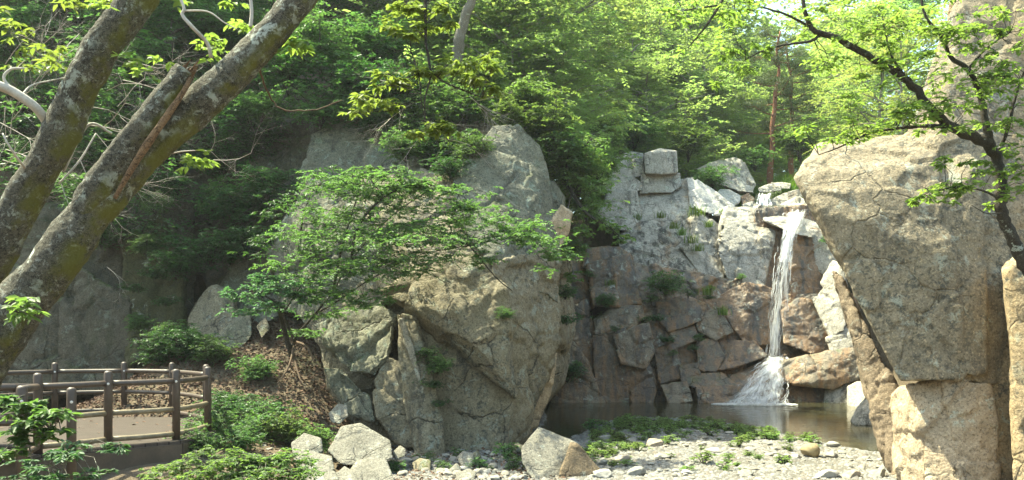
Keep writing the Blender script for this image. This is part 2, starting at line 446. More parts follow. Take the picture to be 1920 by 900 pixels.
def terrain(X, Y):
    X = np.atleast_1d(np.asarray(X, float)); Y = np.atleast_1d(np.asarray(Y, float))
    p3 = np.stack([X, Y, 0 * X], 1)
    low = .16 + .75 * sst((11 - Y) / 7)
    low = low + .5 * sst((-2.2 - X) / 4) * sst((Y - 11) / 3)
    win = sst((X + 11.5) / 4.0) * sst((-3.0 - X) / 1.6) * sst((27 - Y) / 2.5)
    low = low + 2.6 * np.clip((Y - 17.6) / 5.4, 0, 1.1) * win
    pd, _, _ = seg_dist(X, Y, POOL, True); ins = inside(X, Y, POOL)
    k = sst(pd / 1.4)
    low = np.where(ins, .0 - .5 * sst(pd / .9), .0 + low * sst(pd / .9))
    low = low + .035 * fbm(p3 * .9, 3)
    d, i, t = seg_dist(X, Y, LINE, False)
    out = ~inside(X, Y, POLY)
    A = LINE[i]; B = LINE[np.minimum(i + 1, len(LINE) - 1)]
    h = A[:, 2] * (1 - t) + B[:, 2] * t; s = A[:, 3] * (1 - t) + B[:, 3] * t
    up = h * sst(d / 1.5) + s * 45 * (1 - np.exp(-np.maximum(d - .8, 0) / 45)) + .35 * fbm(p3 * .35, 4) * sst(d / 2)
    up = up + .55 * np.clip(Y - 26, 0, 30) * sst((2 - X) / 8) * sst(d / 4)
    return np.where(out, np.maximum(low, .1) + up, low)


def G(px, py, y0=5.0, y1=160.0):
    """where the view ray through a photo pixel meets the ground"""
    Y = np.linspace(y0, y1, 3000)
    X = (px - CX) / F * Y; Z = CAMZ + (HY - py) / F * Y
    hit = np.nonzero(Z <= terrain(X, Y))[0]
    k = hit[0] if len(hit) else len(Y) - 1
    return np.array([X[k], Y[k], float(terrain(X[k], Y[k])[0])])


def axis(fine0, fine1, step, lo, hi, grow=1.13):
    a = list(np.arange(fine0, fine1 + step / 2, step))
    s = step
    while a[-1] < hi: s *= grow; a.append(a[-1] + s)
    s = step
    while a[0] > lo: s *= grow; a.insert(0, a[0] - s)
    return np.array(a)


def ground_mat():
    m, nt, out = new_mat('forest_floor'); q = NT(nt)
    v = q.n('ShaderNodeTexCoord').outputs['Object']
    n1 = q.noise(v, .6, 6, .65); n2 = q.noise(v, 5, 7, .7); n3 = q.noise(v, 40, 4, .7)
    c = q.mix(q.ramp(n2, .3, .7), (.075, .055, .035), (.15, .115, .08))
    c = q.mix(q.ramp(n3, .42, .7, 0, .6), c, (.20, .165, .12))
    sep = q.n('ShaderNodeSeparateXYZ'); q.l(v, sep.inputs[0])
    # the low gravel flat carries grey stone dust and grit, the slopes carry leaf mould
    flat = q.math('MULTIPLY', q.ramp(sep.outputs[2], .75, .4), q.ramp(sep.outputs[0], -3.5, -1.0))
    grit = q.mix(q.ramp(n3, .35, .65), (.09, .083, .07), (.16, .15, .132))
    grit = q.mix(q.ramp(n2, .5, .75, 0, .5), grit, (.17, .14, .10))
    c = q.mix(flat, c, grit)
    bed = q.ramp(sep.outputs[2], .05, -.12)
    c = q.mix(bed, c, q.mix(q.ramp(n2, .35, .65), (.13, .105, .06), (.24, .20, .13)))
    mo = q.ramp(n1, .5, .66, 0, .6)
    c = q.mix(q.math('MULTIPLY', mo, q.ramp(sep.outputs[2], .5, 2.5)), c, (.04, .065, .018))
    b = q.n('ShaderNodeBsdfPrincipled'); q.l(c, b.inputs['Base Color']); b.inputs['Roughness'].default_value = .95; b.inputs['Specular IOR Level'].default_value = .15
    bp = q.n('ShaderNodeBump'); bp.inputs['Strength'].default_value = .8; bp.inputs['Distance'].default_value = .06
    q.l(q.math('ADD', n2, q.math('MULTIPLY', n3, .4)), bp.inputs['Height']); q.l(bp.outputs[0], b.inputs['Normal']); q.l(b.outputs[0], out.inputs[0])
    return m


def make_ground():
    xs = axis(-13, 16, .16, -260, 260); ys = axis(9, 44, .16, -60, 420)
    GX, GY = np.meshgrid(xs, ys)
    z = terrain(GX.ravel(), GY.ravel())
    V = np.stack([GX.ravel(), GY.ravel(), z], 1)
    nx, ny = len(xs), len(ys)
    i = np.arange(nx - 1)[None, :] + np.arange(ny - 1)[:, None] * nx
    Fq = np.stack([i, i + 1, i + 1 + nx, i + nx], -1).reshape(-1, 4)
    return tag(link('ground', fast_mesh('ground', V, Fq, True), ground_mat()), kind='structure')


make_ground()


def water_mat(name, tint, rough=.04, bump=.12, scale=2.4, refl=1.0, rings=None):
    m, nt, out = new_mat(name); q = NT(nt)
    v = q.n('ShaderNodeTexCoord').outputs['Object']
    n1 = q.noise(v, scale, 3, .5, .3); n2 = q.noise(v, scale * 4.5, 2, .5)
    bp = q.n('ShaderNodeBump'); bp.inputs['Strength'].default_value = bump; bp.inputs['Distance'].default_value = .05
    hh = q.math('ADD', n1, q.math('MULTIPLY', n2, .3))
    if rings:
        vd = q.n('ShaderNodeVectorMath', operation='DISTANCE'); q.l(v, vd.inputs[0]); vd.inputs[1].default_value = rings
        ds = q.math('ADD', vd.outputs['Value'], q.math('MULTIPLY', n1, .9))
        hh = q.math('ADD', hh, q.math('MULTIPLY', q.math('SINE', q.math('MULTIPLY', ds, 11.0)), q.math('MULTIPLY', q.math('POWER', 2.718, q.math('MULTIPLY', ds, -.28)), 1.6)))
    q.l(hh, bp.inputs['Height'])
    fr = q.n('ShaderNodeFresnel'); fr.inputs['IOR'].default_value = 1.36; q.l(bp.outputs[0], fr.inputs['Normal'])
    tr = q.n('ShaderNodeBsdfTransparent'); tr.inputs[0].default_value = tint + (1,)
    df = q.n('ShaderNodeBsdfDiffuse'); df.inputs[0].default_value = (.15, .14, .075, 1)
    m1 = q.n('ShaderNodeMixShader'); m1.inputs[0].default_value = .3; q.l(tr.outputs[0], m1.inputs[1]); q.l(df.outputs[0], m1.inputs[2])
    gl = q.n('ShaderNodeBsdfGlossy'); gl.inputs['Roughness'].default_value = rough; q.l(bp.outputs[0], gl.inputs['Normal'])
    mx = q.n('ShaderNodeMixShader'); q.l(q.math('MULTIPLY', fr.outputs[0], refl), mx.inputs[0]); q.l(m1.outputs[0], mx.inputs[1]); q.l(gl.outputs[0], mx.inputs[2])
    q.l(mx.outputs[0], out.inputs[0])
    return m


M['water'] = water_mat('pool_water', (.55, .50, .33), rings=(9.7, 34.0, 0))
xs = np.linspace(-1, 17, 60); ys = np.linspace(16, 44, 90)
GX, GY = np.meshgrid(xs, ys); i = np.arange(59)[None, :] + np.arange(89)[:, None] * 60
tag(link('pool_water', fast_mesh('pool_water', np.stack([GX.ravel(), GY.ravel(), 0 * GX.ravel()], 1), np.stack([i, i + 1, i + 61, i + 60], -1).reshape(-1, 4), True), M['water']), kind='structure')


# ------------------------------------------------------------------ rocks
def hull_mesh(points, vox):
    bm = bmesh.new()
    for pp in (points if isinstance(points[0], list) else [points]):
        vs = [bm.verts.new(p) for p in pp]
        bmesh.ops.convex_hull(bm, input=vs)
    bmesh.ops.delete(bm, geom=[v for v in bm.verts if not v.link_faces], context='VERTS')
    bmesh.ops.recalc_face_normals(bm, faces=bm.faces)
    me = bpy.data.meshes.new('tmp'); bm.to_mesh(me); bm.free()
    o = bpy.data.objects.new('tmp', me); COL.objects.link(o)
    md = o.modifiers.new('r', 'REMESH'); md.mode = 'VOXEL'; md.voxel_size = vox; md.adaptivity = 0
    dg = bpy.context.evaluated_depsgraph_get()
    m2 = bpy.data.meshes.new_from_object(o.evaluated_get(dg))
    bpy.data.objects.remove(o); bpy.data.meshes.remove(me)
    return m2


def roughen(me, amp=1.0, s=1.0, off=(0, 0, 0), fac=1.0, crk=1.0, stretch=(1, 1, .8)):
    """break a smooth block into weathered facets, joints and grain"""
    n = len(me.vertices)
    co = np.empty(n * 3, np.float32); me.vertices.foreach_get('co', co); co = co.reshape(-1, 3).astype(float)
    no = np.empty(n * 3, np.float32); me.vertices.foreach_get('normal', no); no = no.reshape(-1, 3).astype(float)
    p = (co + np.asarray(off)) / s
    w = np.stack([fbm(p * .7 + 5, 3), fbm(p * .7 + 31, 3), fbm(p * .7 + 77, 3)], 1) * .2
    d = .06 * fbm(p * .45, 3)
    for sc, a, cw in ((1.9, .17, .022), (.62, .05, .014)):
        ix, df, e = cells((p + w * sc) / (sc * np.asarray(stretch)))
        d = d + fac * a * (.9 * (df * RV[ix]).sum(1) + .42 * RS[(ix * 7) % 256])
        d = d - crk * a * .55 * np.exp(-(e / (cw * 3)) ** 2) * (RS[(ix * 3) % 256] > -.2)
    rg = 1 - np.abs(perlin(p * 1.7 + w * 2)) * 2; d = d - .05 * np.clip(rg - .82, 0, 1) * 5 * crk
    d = d + .035 * fbm(p * 2.6, 5, .6)
    co = co + no * (d * amp * s)[:, None]
    me.vertices.foreach_set('co', co.astype(np.float32).ravel())
    me.polygons.foreach_set('use_smooth', np.ones(len(me.polygons), bool))
    me.update()
    return me


def recentre(me):
    n = len(me.vertices); co = np.empty(n * 3, np.float32); me.vertices.foreach_get('co', co); co = co.reshape(-1, 3)
    c = (co.min(0) + co.max(0)) / 2; c[2] = co[:, 2].min()
    me.vertices.foreach_set('co', (co - c).ravel()); me.update()
    return c


def block(name, pts, mat, parent=None, t=2.0, shrink=.9, vox=.07, amp=.7, s=1.0, fac=1.0, crk=1.0, extra=(), label=None, cat=None, group=None, stretch=(1, 1, .8), up=0.0, grow=0.0):
    """a rock body: its front outline as (px, py, Y) and the same outline t metres further back"""
    if isinstance(pts[0], list):   # several bodies grown together
        bodies = []
        for pl in pts:
            f = np.array([P(*q) for q in pl]); b = np.array([P(q[0], q[1], q[2] + t) for q in pl]); b = b.mean(0) + (b - b.mean(0)) * shrink; bodies.append(list(f) + list(b))
        me = roughen(hull_mesh(bodies, vox), amp, s, fac=fac, crk=crk, stretch=stretch); c = recentre(me); me.name = name
        o = link(name, me, M[mat], parent); o.location = Vector(c) - (parent.location if parent else Vector((0, 0, 0)))
        return tag(o, label, cat, group)
    f = np.array([P(*q) for q in pts])
    b = np.array([P(q[0], q[1], q[2] + t) for q in pts])
    c = b.mean(0); b = c + (b - c) * shrink; b[:, 2] += up
    if grow: f = f.mean(0) + (f - f.mean(0)) * (1 + grow)
    pts3 = list(f) + list(b) + [P(*q) for q in extra]
    me = roughen(hull_mesh(pts3, vox), amp, s, fac=fac, crk=crk, stretch=stretch)
    c = recentre(me); me.name = name
    o = link(name, me, M[mat] if isinstance(mat, str) else mat, parent)
    o.location = Vector(c) - (parent.location if parent else Vector((0, 0, 0)))
    return tag(o, label, cat, group)


# ---- left cliff
lc = empty('rock_cliff', P(820, 850, 18), 'tall lichened granite cliff with slanting slabs beside the pool', 'cliff')
def L(name, mat, pts, **k):
    k.setdefault('vox', .048); k.setdefault('grow', .06); return block(name, pts, mat, lc, **k)
L('rock_face', 'cliff_grey', [(850, 335, 20.8), (890, 285, 21.5), (925, 240, 21.6), (972, 240, 21.8), (1012, 276, 21.8), (1026, 315, 21.6), (1034, 400, 21.2), (1046, 480, 21.0), (1044, 560, 20.6), (930, 500, 19.4), (860, 410, 20)], t=3, amp=.6)
L('rock_face', 'cliff', [(925, 500, 19.2), (1042, 470, 20.9), (1052, 590, 20.6), (1036, 680, 20.2), (1000, 770, 19.8), (982, 818, 19.5), (952, 835, 18.8), (946, 650, 18.8)], t=3, amp=.6)
L('rock_face', 'cliff', [(778, 582, 18.75), (856, 574, 18.7), (962, 730, 18.6), (944, 835, 18.4), (900, 853, 18.2), (838, 850, 18.2), (822, 800, 18.3)], t=3, amp=.45)
L('rock_slab', 'cliff', [(716, 548, 18.7), (812, 492, 18.6), (895, 482, 18.7), (950, 540, 18.4), (922, 588, 18.1), (952, 670, 17.9), (964, 745, 18.1), (905, 662, 17.75), (850, 580, 17.9), (780, 580, 18.2)], t=2.5, amp=.5)
L('buttress', 'cliff', [(744, 592, 18.4), (782, 602, 18.2), (812, 700, 18.0), (832, 800, 17.8), (836, 858, 17.7), (808, 862, 17.45), (778, 856, 17.7), (772, 770, 17.75), (745, 660, 18.0)], t=2.5, amp=.4)
L('rock_face', 'cliff_grey', [(590, 610, 19.6), (640, 585, 19.2), (712, 570, 18.9), (748, 590, 18.7), (728, 668, 18.3), (695, 702, 18.3), (655, 700, 18.6), (618, 655, 19)], t=3, amp=.75)
L('buttress', 'cliff', [(698, 712, 18.3), (726, 668, 18.3), (778, 690, 18.1), (786, 846, 17.85), (740, 826, 18.0), (708, 780, 18.1)], t=2.5, amp=.6)
L('rock_slab', 'cliff_grey', [(606, 690, 18.9), (640, 690, 18.6), (690, 742, 18.2), (700, 790, 18.1), (660, 780, 18.3), (618, 730, 18.8)], t=1.6, amp=.6)
L('rock_face', 'cliff_grey', [(560, 380, 22.8), (585, 255, 23.6), (640, 225, 23.8), (720, 250, 23.2), (790, 300, 22.4), (770, 430, 21.4), (600, 460, 21.8)], t=3, amp=.7)
L('rock_face', 'cliff', [(690, 300, 24.2), (760, 225, 24.6), (860, 215, 24.4), (950, 250, 23.6), (960, 420, 22.2), (700, 430, 22.6)], t=3, amp=.9)
L('rock_face', 'recess', [(420, 300, 25.6), (500, 235, 26), (600, 220, 25), (620, 420, 23.2), (540, 560, 22.8), (440, 520, 23.6)], t=4, amp=.9)
L('rock_face', 'cliff_grey', [(505, 470, 22.4), (585, 335, 22.2), (700, 372, 21.0), (735, 560, 19.6), (600, 620, 20.2), (520, 560, 21.8)], t=3, amp=.8)
L('rock_face', 'cliff', [(680, 340, 21.4), (780, 318, 21.6), (880, 330, 21), (935, 500, 19.5), (820, 520, 19.3), (715, 565, 19.6)], t=3, amp=.8)
L('rock_face', 'cliff', [(590, 600, 20.4), (700, 520, 20), (930, 500, 20), (960, 700, 19.4), (950, 850, 19), (720, 850, 18.9), (640, 790, 19.4)], t=2.5, amp=.5)
L('overhang', 'cliff_warm', [(984, 768, 20.4), (1024, 664, 20.6), (1044, 664, 20.8), (1032, 742, 20.7), (1008, 800, 20.5), (986, 812, 20.4)], t=1.5, amp=.5)  # bright warm tone paints bounced light on this edge
L('rock_slab', 'cliff_highlight', [(846, 577, 17.97), (858, 574, 17.97), (912, 652, 17.82), (964, 726, 18.1), (961, 744, 18.12), (930, 704, 17.96), (886, 644, 17.87)], t=1, amp=.5, s=.6, grow=.0, vox=.04)  # thin pale strip, a painted highlight along the slab's diagonal edge
L('ledge', 'cliff_highlight', [(744, 596, 18.06), (758, 592, 18.03), (776, 650, 17.9), (796, 730, 17.79), (792, 744, 17.79), (768, 680, 17.9)], t=1, amp=.45, s=.6, grow=.0, vox=.04)  # pale strip, the light on the buttress edge painted as colour
L('ledge', 'cliff_warm', [(905, 575, 18.6), (922, 545, 18.6), (948, 530, 18.75), (946, 560, 18.6), (924, 590, 18.4)], t=1, amp=.35, vox=.05)
L('ledge', 'cliff_warm', [(1020, 430, 20.9), (1052, 385, 21.3), (1072, 400, 21.6), (1066, 440, 21.4), (1036, 480, 21)], t=1.2, amp=.5, vox=.05)  # warm colour stands for light bounced onto the right edge
L('ledge', 'cliff_grey', [(1000, 330, 21.6), (1040, 340, 22), (1058, 372, 22), (1050, 420, 21.6), (1010, 410, 21.4)], t=2, amp=.6)
L('rock_face', 'cliff', [(1012, 420, 22.5), (1062, 470, 24), (1078, 600, 25), (1060, 700, 25), (1010, 780, 23), (1000, 600, 22)], t=7, amp=.7, vox=.09)

# ---- recess on the left
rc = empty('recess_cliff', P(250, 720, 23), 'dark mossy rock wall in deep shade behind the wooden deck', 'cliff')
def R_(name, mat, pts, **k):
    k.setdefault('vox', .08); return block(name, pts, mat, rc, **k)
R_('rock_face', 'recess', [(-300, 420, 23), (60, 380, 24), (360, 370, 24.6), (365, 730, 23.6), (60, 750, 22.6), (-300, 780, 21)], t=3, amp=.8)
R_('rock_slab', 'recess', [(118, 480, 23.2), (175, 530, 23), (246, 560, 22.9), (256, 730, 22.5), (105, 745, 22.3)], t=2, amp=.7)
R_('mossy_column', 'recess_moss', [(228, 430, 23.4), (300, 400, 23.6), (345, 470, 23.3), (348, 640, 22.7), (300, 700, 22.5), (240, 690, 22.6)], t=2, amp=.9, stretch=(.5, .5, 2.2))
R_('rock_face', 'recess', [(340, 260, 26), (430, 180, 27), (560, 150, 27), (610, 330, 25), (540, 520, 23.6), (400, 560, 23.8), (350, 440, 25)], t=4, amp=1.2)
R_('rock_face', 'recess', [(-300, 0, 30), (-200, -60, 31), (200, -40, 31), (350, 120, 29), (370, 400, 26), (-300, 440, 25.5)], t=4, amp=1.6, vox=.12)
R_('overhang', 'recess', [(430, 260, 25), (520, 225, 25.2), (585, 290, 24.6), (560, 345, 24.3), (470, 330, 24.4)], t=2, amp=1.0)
R_('rock_face', 'cliff_grey', [(405, 560, 23.2), (440, 480, 23.6), (520, 430, 23.5), (560, 520, 22.8), (520, 600, 22.2), (470, 620, 22.4)], t=2.5, amp=.8)
block('fallen_boulder', [(349, 600, 22), (372, 560, 22.3), (398, 534, 22.4), (438, 550, 22.2), (452, 600, 21.7), (420, 640, 21.4), (384, 655, 21.4), (352, 628, 21.7)], 'cliff', t=1.6, amp=.6, vox=.05, label='large angular boulder at the head of the leaf-littered slope, left of its darker twin', cat='boulder')
block('fallen_boulder', [(436, 596, 21.6), (470, 575, 21.7), (476, 630, 21.3), (446, 664, 21.0), (412, 664, 21.0), (400, 640, 21.1)], 'cliff_grey', t=1.3, amp=.5, vox=.05, label='smooth grey boulder at the head of the leaf-littered slope, with one rounded pale end', cat='boulder')
block('fallen_boulder', [(478, 612, 21.3), (500, 590, 21.5), (508, 620, 21.2), (490, 636, 21.0)], 'cliff', t=.8, amp=.4, vox=.04, label='small angular stone wedged right of the grey boulder above the leaf litter', cat='boulder')

# ---- wall of the waterfall (distances measured from 3.6 m nearer)
wf = empty('waterfall_cliff', P(1330, 752, 35), 'stepped granite rock wall of dark and orange-stained blocks carrying the waterfall', 'cliff')
DY = 3.8
def W(name, mat, pts, par=wf, **k):
    k.setdefault('vox', .065); k.setdefault('amp', .42); k.setdefault('s', .9); k.setdefault('shrink', 1.0); k.setdefault('grow', .13)
    return block(name, [(a, b, c + DY) for a, b, c in pts], mat, par, **k)
W('rock_block', 'pale', [(1205, 326, 37.6), (1272, 327, 37.8), (1275, 350, 37.6), (1258, 360, 37.4), (1203, 362, 37.4)], t=2)
W('rock_block', 'pale', [(1150, 300, 38.2), (1180, 286, 38.6), (1203, 290, 38.4), (1207, 328, 38), (1183, 332, 37.8), (1143, 334, 37.9)], t=2.5)
W('rock_block', 'pale', [(1138, 336, 37.7), (1185, 331, 37.7), (1205, 345, 37.5), (1184, 362, 37.3), (1152, 366, 37.3), (1134, 352, 37.5)], t=2.5)
W('rock_face', 'pale', [(1190, 362, 37.8), (1257, 352, 37.9), (1297, 336, 38.2), (1303, 384, 36.9), (1292, 410, 36.5), (1253, 416, 36.4), (1200, 418, 36.5)], t=3, amp=.5)
W('rock_face', 'pale', [(1140, 366, 37), (1192, 360, 37), (1203, 418, 36.5), (1172, 420, 36.5), (1136, 390, 36.7)], t=3)
W('rock_block', 'pale', [(1130, 386, 36.4), (1160, 384, 36.4), (1194, 416, 36), (1180, 432, 35.8), (1140, 425, 35.9), (1120, 400, 36.2)], t=2.5)
W('rock_slab', 'white', [(1291, 336, 37.4), (1312, 340, 37.4), (1322, 364, 37.3), (1342, 372, 37.2), (1372, 388, 36.8), (1358, 404, 36.4), (1322, 396, 36.4), (1297, 386, 36.7)], t=2, amp=.4)
W('rock_face', 'wall', [(1168, 446, 35.8), (1225, 428, 36.6), (1272, 424, 36.6), (1294, 470, 35.2), (1302, 524, 34.2), (1250, 550, 33.9), (1182, 545, 33.9), (1168, 490, 34.2)], t=3, amp=.6, extra=[(1200, 416, 39.8), (1280, 410, 40)])
W('rock_slab', 'pale', [(1268, 428, 36.6), (1322, 408, 37.2), (1362, 440, 36.4), (1366, 480, 35.4), (1352, 530, 34.4), (1296, 524, 34.3)], t=3, amp=.6, extra=[(1310, 398, 39.8)])
W('rock_slab', 'pale', [(1278, 466, 34.9), (1300, 466, 34.8), (1332, 498, 34.5), (1356, 512, 34.5), (1352, 532, 34.3), (1318, 522, 34.3)], t=1.5, amp=.4, vox=.06)
W('rock_face', 'pale', [(1355, 412, 36.8), (1395, 398, 37.4), (1432, 396, 37.4), (1446, 440, 35.6), (1430, 534, 34.5), (1368, 526, 34.4), (1350, 470, 34.7)], t=3, amp=.6, extra=[(1359, 393, 40), (1422, 386, 40.4)])
W('rock_face', 'iron', [(1425, 400, 35.9), (1532, 392, 36), (1566, 450, 35.8), (1580, 570, 35.4), (1430, 570, 35)], t=3, amp=.7)
W('rock_ledge', 'pale', [(1425, 392, 37.2), (1480, 386, 37.3), (1530, 382, 37.3), (1548, 415, 36.2), (1520, 442, 34.9), (1490, 436, 34.7), (1440, 414, 35.4)], t=3.5, amp=.35)
W('rock_face', 'iron', [(1484, 448, 35), (1520, 436, 35.2), (1562, 442, 35.2), (1578, 520, 34.8), (1548, 560, 34.4), (1486, 556, 34.4)], t=2, amp=.6)
W('rock_face', 'pale', [(1522, 436, 35.1), (1560, 440, 34.9), (1580, 500, 34.4), (1560, 530, 34.4), (1530, 500, 34.8)], t=2, amp=.4)
W('rock_block', 'wet', [(1104, 468, 34), (1160, 464, 34), (1184, 480, 33.8), (1188, 512, 33.6), (1158, 520, 33.5), (1096, 500, 33.8)], t=3)
W('column', 'wet', [(1148, 486, 33.4), (1182, 478, 33.5), (1200, 566, 33), (1158, 572, 32.9)], t=2.5)
W('column', 'wet', [(1102, 498, 33.5), (1150, 486, 33.4), (1158, 566, 33), (1112, 560, 33.1)], t=2.5)
W('rock_block', 'wet', [(1108, 542, 32.8), (1151, 534, 32.8), (1160, 574, 32.5), (1114, 572, 32.5)], t=2.5, amp=.4)
W('rock_block', 'damp', [(1116, 598, 32.2), (1150, 580, 32.6), (1198, 576, 32.4), (1204, 598, 32.2), (1180, 620, 31.9), (1156, 626, 31.8), (1118, 624, 31.9)], t=2.5, amp=.4)
W('buttress', 'wet', [(1116, 636, 31.8), (1152, 626, 31.7), (1184, 618, 31.8), (1192, 700, 31.4), (1186, 756, 31.2), (1132, 758, 31.1), (1118, 710, 31.3)], t=3, amp=.6)
W('buttress', 'damp', [(1150, 630, 31.6), (1214, 610, 31.7), (1226, 660, 31.4), (1208, 690, 31.2), (1166, 680, 31.2)], t=2.5, amp=.5)
W('buttress', 'iron', [(1180, 676, 31.5), (1212, 668, 31.5), (1222, 720, 31.3), (1232, 730, 31.3), (1224, 758, 31.1), (1184, 760, 31.1)], t=2.5, amp=.6)
W('rock_slab', 'damp', [(1040, 640, 31.7), (1068, 636, 31.7), (1098, 678, 31.4), (1132, 756, 31), (1044, 758, 31), (1026, 722, 31.3)], t=3, amp=.5)
W('rock_slab', 'wet', [(1068, 580, 32.6), (1100, 568, 32.6), (1116, 630, 32.1), (1110, 690, 31.8), (1088, 672, 31.9), (1070, 640, 32.2)], t=3)
W('rock_face', 'wet', [(1040, 500, 33.8), (1100, 480, 34.4), (1112, 570, 33.4), (1070, 600, 33), (1040, 650, 32.6), (1030, 560, 33)], t=3, amp=.8)
W('rock_face', 'wet', [(1184, 500, 34), (1250, 530, 34), (1300, 520, 34), (1380, 530, 34.2), (1390, 640, 33.4), (1380, 760, 32.2), (1220, 760, 32), (1196, 600, 33)], t=3, amp=.9)
W('ledge', 'wet', [(1234, 568, 33.2), (1290, 558, 33.3), (1324, 572, 33.2), (1313, 600, 32.8), (1258, 620, 32.7), (1236, 600, 32.9)], t=2)
W('ledge', 'damp', [(1305, 592, 33), (1348, 578, 33.1), (1372, 622, 32.7), (1340, 636, 32.6), (1310, 620, 32.8)], t=2)
W('ledge', 'wet', [(1256, 620, 32.8), (1300, 612, 32.9), (1310, 636, 32.6), (1268, 652, 32.4)], t=2, amp=.4)
W('ledge', 'wet', [(1226, 656, 32.4), (1268, 648, 32.4), (1278, 706, 31.9), (1238, 718, 31.8)], t=2)
W('ledge', 'wet', [(1274, 684, 32), (1308, 680, 32), (1313, 704, 31.8), (1278, 710, 31.7)], t=2, amp=.4)
W('ledge', 'wet', [(1305, 642, 32.7), (1340, 634, 32.7), (1358, 672, 32.3), (1342, 696, 32), (1311, 692, 32.1)], t=2)
W('rock_slab', 'iron', [(1340, 562, 33.8), (1398, 534, 33.9), (1446, 546, 33.9), (1448, 640, 33.2), (1400, 646, 33), (1372, 600, 33.4)], t=2.5, amp=.6)
W('rock_slab', 'iron', [(1352, 640, 32.9), (1412, 640, 33), (1436, 668, 32.6), (1378, 688, 32.2), (1340, 694, 32.1)], t=2.5)
W('ledge', 'wet', [(1280, 704, 31.8), (1352, 700, 31.9), (1382, 724, 31.5), (1330, 732, 31.3), (1284, 722, 31.5)], t=2)
W('ledge', 'damp', [(1240, 722, 31.3), (1286, 716, 31.3), (1298, 752, 30.9), (1256, 760, 30.8)], t=2, amp=.35)
W('ledge', 'iron', [(1308, 726, 31.2), (1382, 722, 31.3), (1386, 762, 30.8), (1312, 760, 30.8)], t=2, amp=.4)
W('rock_block', 'iron', [(1470, 586, 33.4), (1502, 562, 33.6), (1540, 572, 33.4), (1554, 602, 33), (1556, 650, 32.6), (1524, 660, 32.4), (1474, 640, 32.7)], t=2.5, amp=.5)
W('rock_block', 'pale', [(1526, 564, 33), (1552, 540, 33), (1572, 546, 32.4), (1592, 590, 31.8), (1580, 616, 31.6), (1556, 628, 32)], t=2, amp=.5)
W('rock_block', 'pale', [(1542, 530, 33.2), (1562, 492, 33.2), (1580, 500, 32.4), (1588, 545, 32.2), (1560, 556, 32.6)], t=2, amp=.5)
W('rock_block', 'pale', [(1550, 634, 32), (1590, 612, 31.6), (1606, 650, 31.2), (1558, 660, 31.6)], t=2, amp=.5)
W('overhang', 'damp', [(1462, 680, 32), (1548, 660, 32), (1616, 648, 31.2), (1626, 700, 30.8), (1560, 728, 31), (1512, 716, 31.1), (1466, 716, 31.4)], t=3, amp=.5)
W('rock_block', 'iron', [(1476, 722, 31.9), (1548, 730, 31.8), (1546, 772, 31.2), (1490, 770, 31.3)], t=2, amp=.5)
W('rock_block', 'wall', [(1550, 724, 31.4), (1592, 718, 31), (1592, 768, 30.6), (1540, 774, 30.8)], t=2, amp=.5)
W('apron', 'iron', [(1374, 706, 32.2), (1420, 686, 32.7), (1474, 668, 33), (1480, 764, 31.2), (1430, 766, 30.7), (1366, 762, 30.8)], t=2.5, amp=.5)
W('rock_face', 'wet', [(1420, 560, 34.6), (1500, 556, 34.6), (1600, 560, 34), (1612, 760, 32.6), (1440, 770, 32.6)], t=3, amp=.7)
# loose rocks on top of the wall
block('cube_boulder', [(1206, 287, 41.2), (1234, 278, 41.6), (1240, 284, 41.0), (1269, 283, 41.5), (1271, 325, 41.3), (1242, 328, 40.9), (1209, 326, 41.1)], 'pale', t=2, amp=.22, vox=.06, crk=.3, label='cream cube-shaped boulder standing on the rock stack left of the waterfall', cat='boulder')
block('slanted_boulder', [(1302, 316, 45), (1342, 301, 45.4), (1376, 297, 45.4), (1396, 304, 45.2), (1419, 346, 44.6), (1413, 362, 44.2), (1386, 360, 44.2), (1340, 345, 44.4)], 'pale', t=2.6, amp=.5, vox=.07, label='long grey boulder sloping down beside the grass above the waterfall', cat='boulder')
block('white_boulder', [(1336, 372, 41.6), (1350, 354, 41.8), (1371, 356, 41.8), (1388, 367, 41.6), (1386, 380, 41.3), (1364, 396, 41), (1346, 390, 41.1)], 'white', t=1.4, amp=.35, vox=.05, label='white rounded boulder with a tan side below the sloping grey boulder', cat='boulder')
for pts, mt, lb in (
    ([(1387, 368, 42.5), (1404, 361, 42.6), (1416, 372, 42.4), (1414, 386, 42.2), (1392, 384, 42.2)], 'wet', 'dark wet stone left of the small cascade feeding the waterfall'),
    ([(1440, 376, 42.6), (1470, 362, 42.9), (1502, 352, 43), (1508, 368, 42.6), (1470, 386, 42.2), (1444, 388, 42.2)], 'wall', 'dark-sided slab right of the small cascade above the waterfall'),
    ([(1462, 384, 41.8), (1500, 366, 42), (1514, 376, 41.8), (1512, 392, 41.4), (1464, 394, 41.3)], 'pale', 'pale slab beside the leaning rock at the lip of the waterfall'),
    ([(1420, 352, 44.4), (1440, 345, 44.6), (1466, 346, 44.6), (1466, 358, 44.2), (1424, 362, 44.1)], 'pale', 'flat stone at the foot of the grass above the small cascade'),
    ([(1445, 343, 45), (1466, 341, 45.2), (1484, 344, 45.2), (1482, 354, 44.8), (1450, 354, 44.8)], 'pale', 'pale round-topped stone in front of the grass above the waterfall'),
    ([(1392, 384, 41.4), (1410, 378, 41.5), (1424, 386, 41.2), (1414, 398, 40.9), (1396, 398, 40.9)], 'pale', 'low cracked stone at the left end of the waterfall lip'),
    ([(1190, 352, 41.2), (1198, 342, 41.4), (1204, 346, 41.3), (1206, 357, 41), (1194, 359, 41)], 'pale', 'small square stone at the foot of the cube boulder stack'),
):
    block('stream_rock', pts, mt, t=1.2, amp=.3, vox=.045, label=lb, cat='rock')
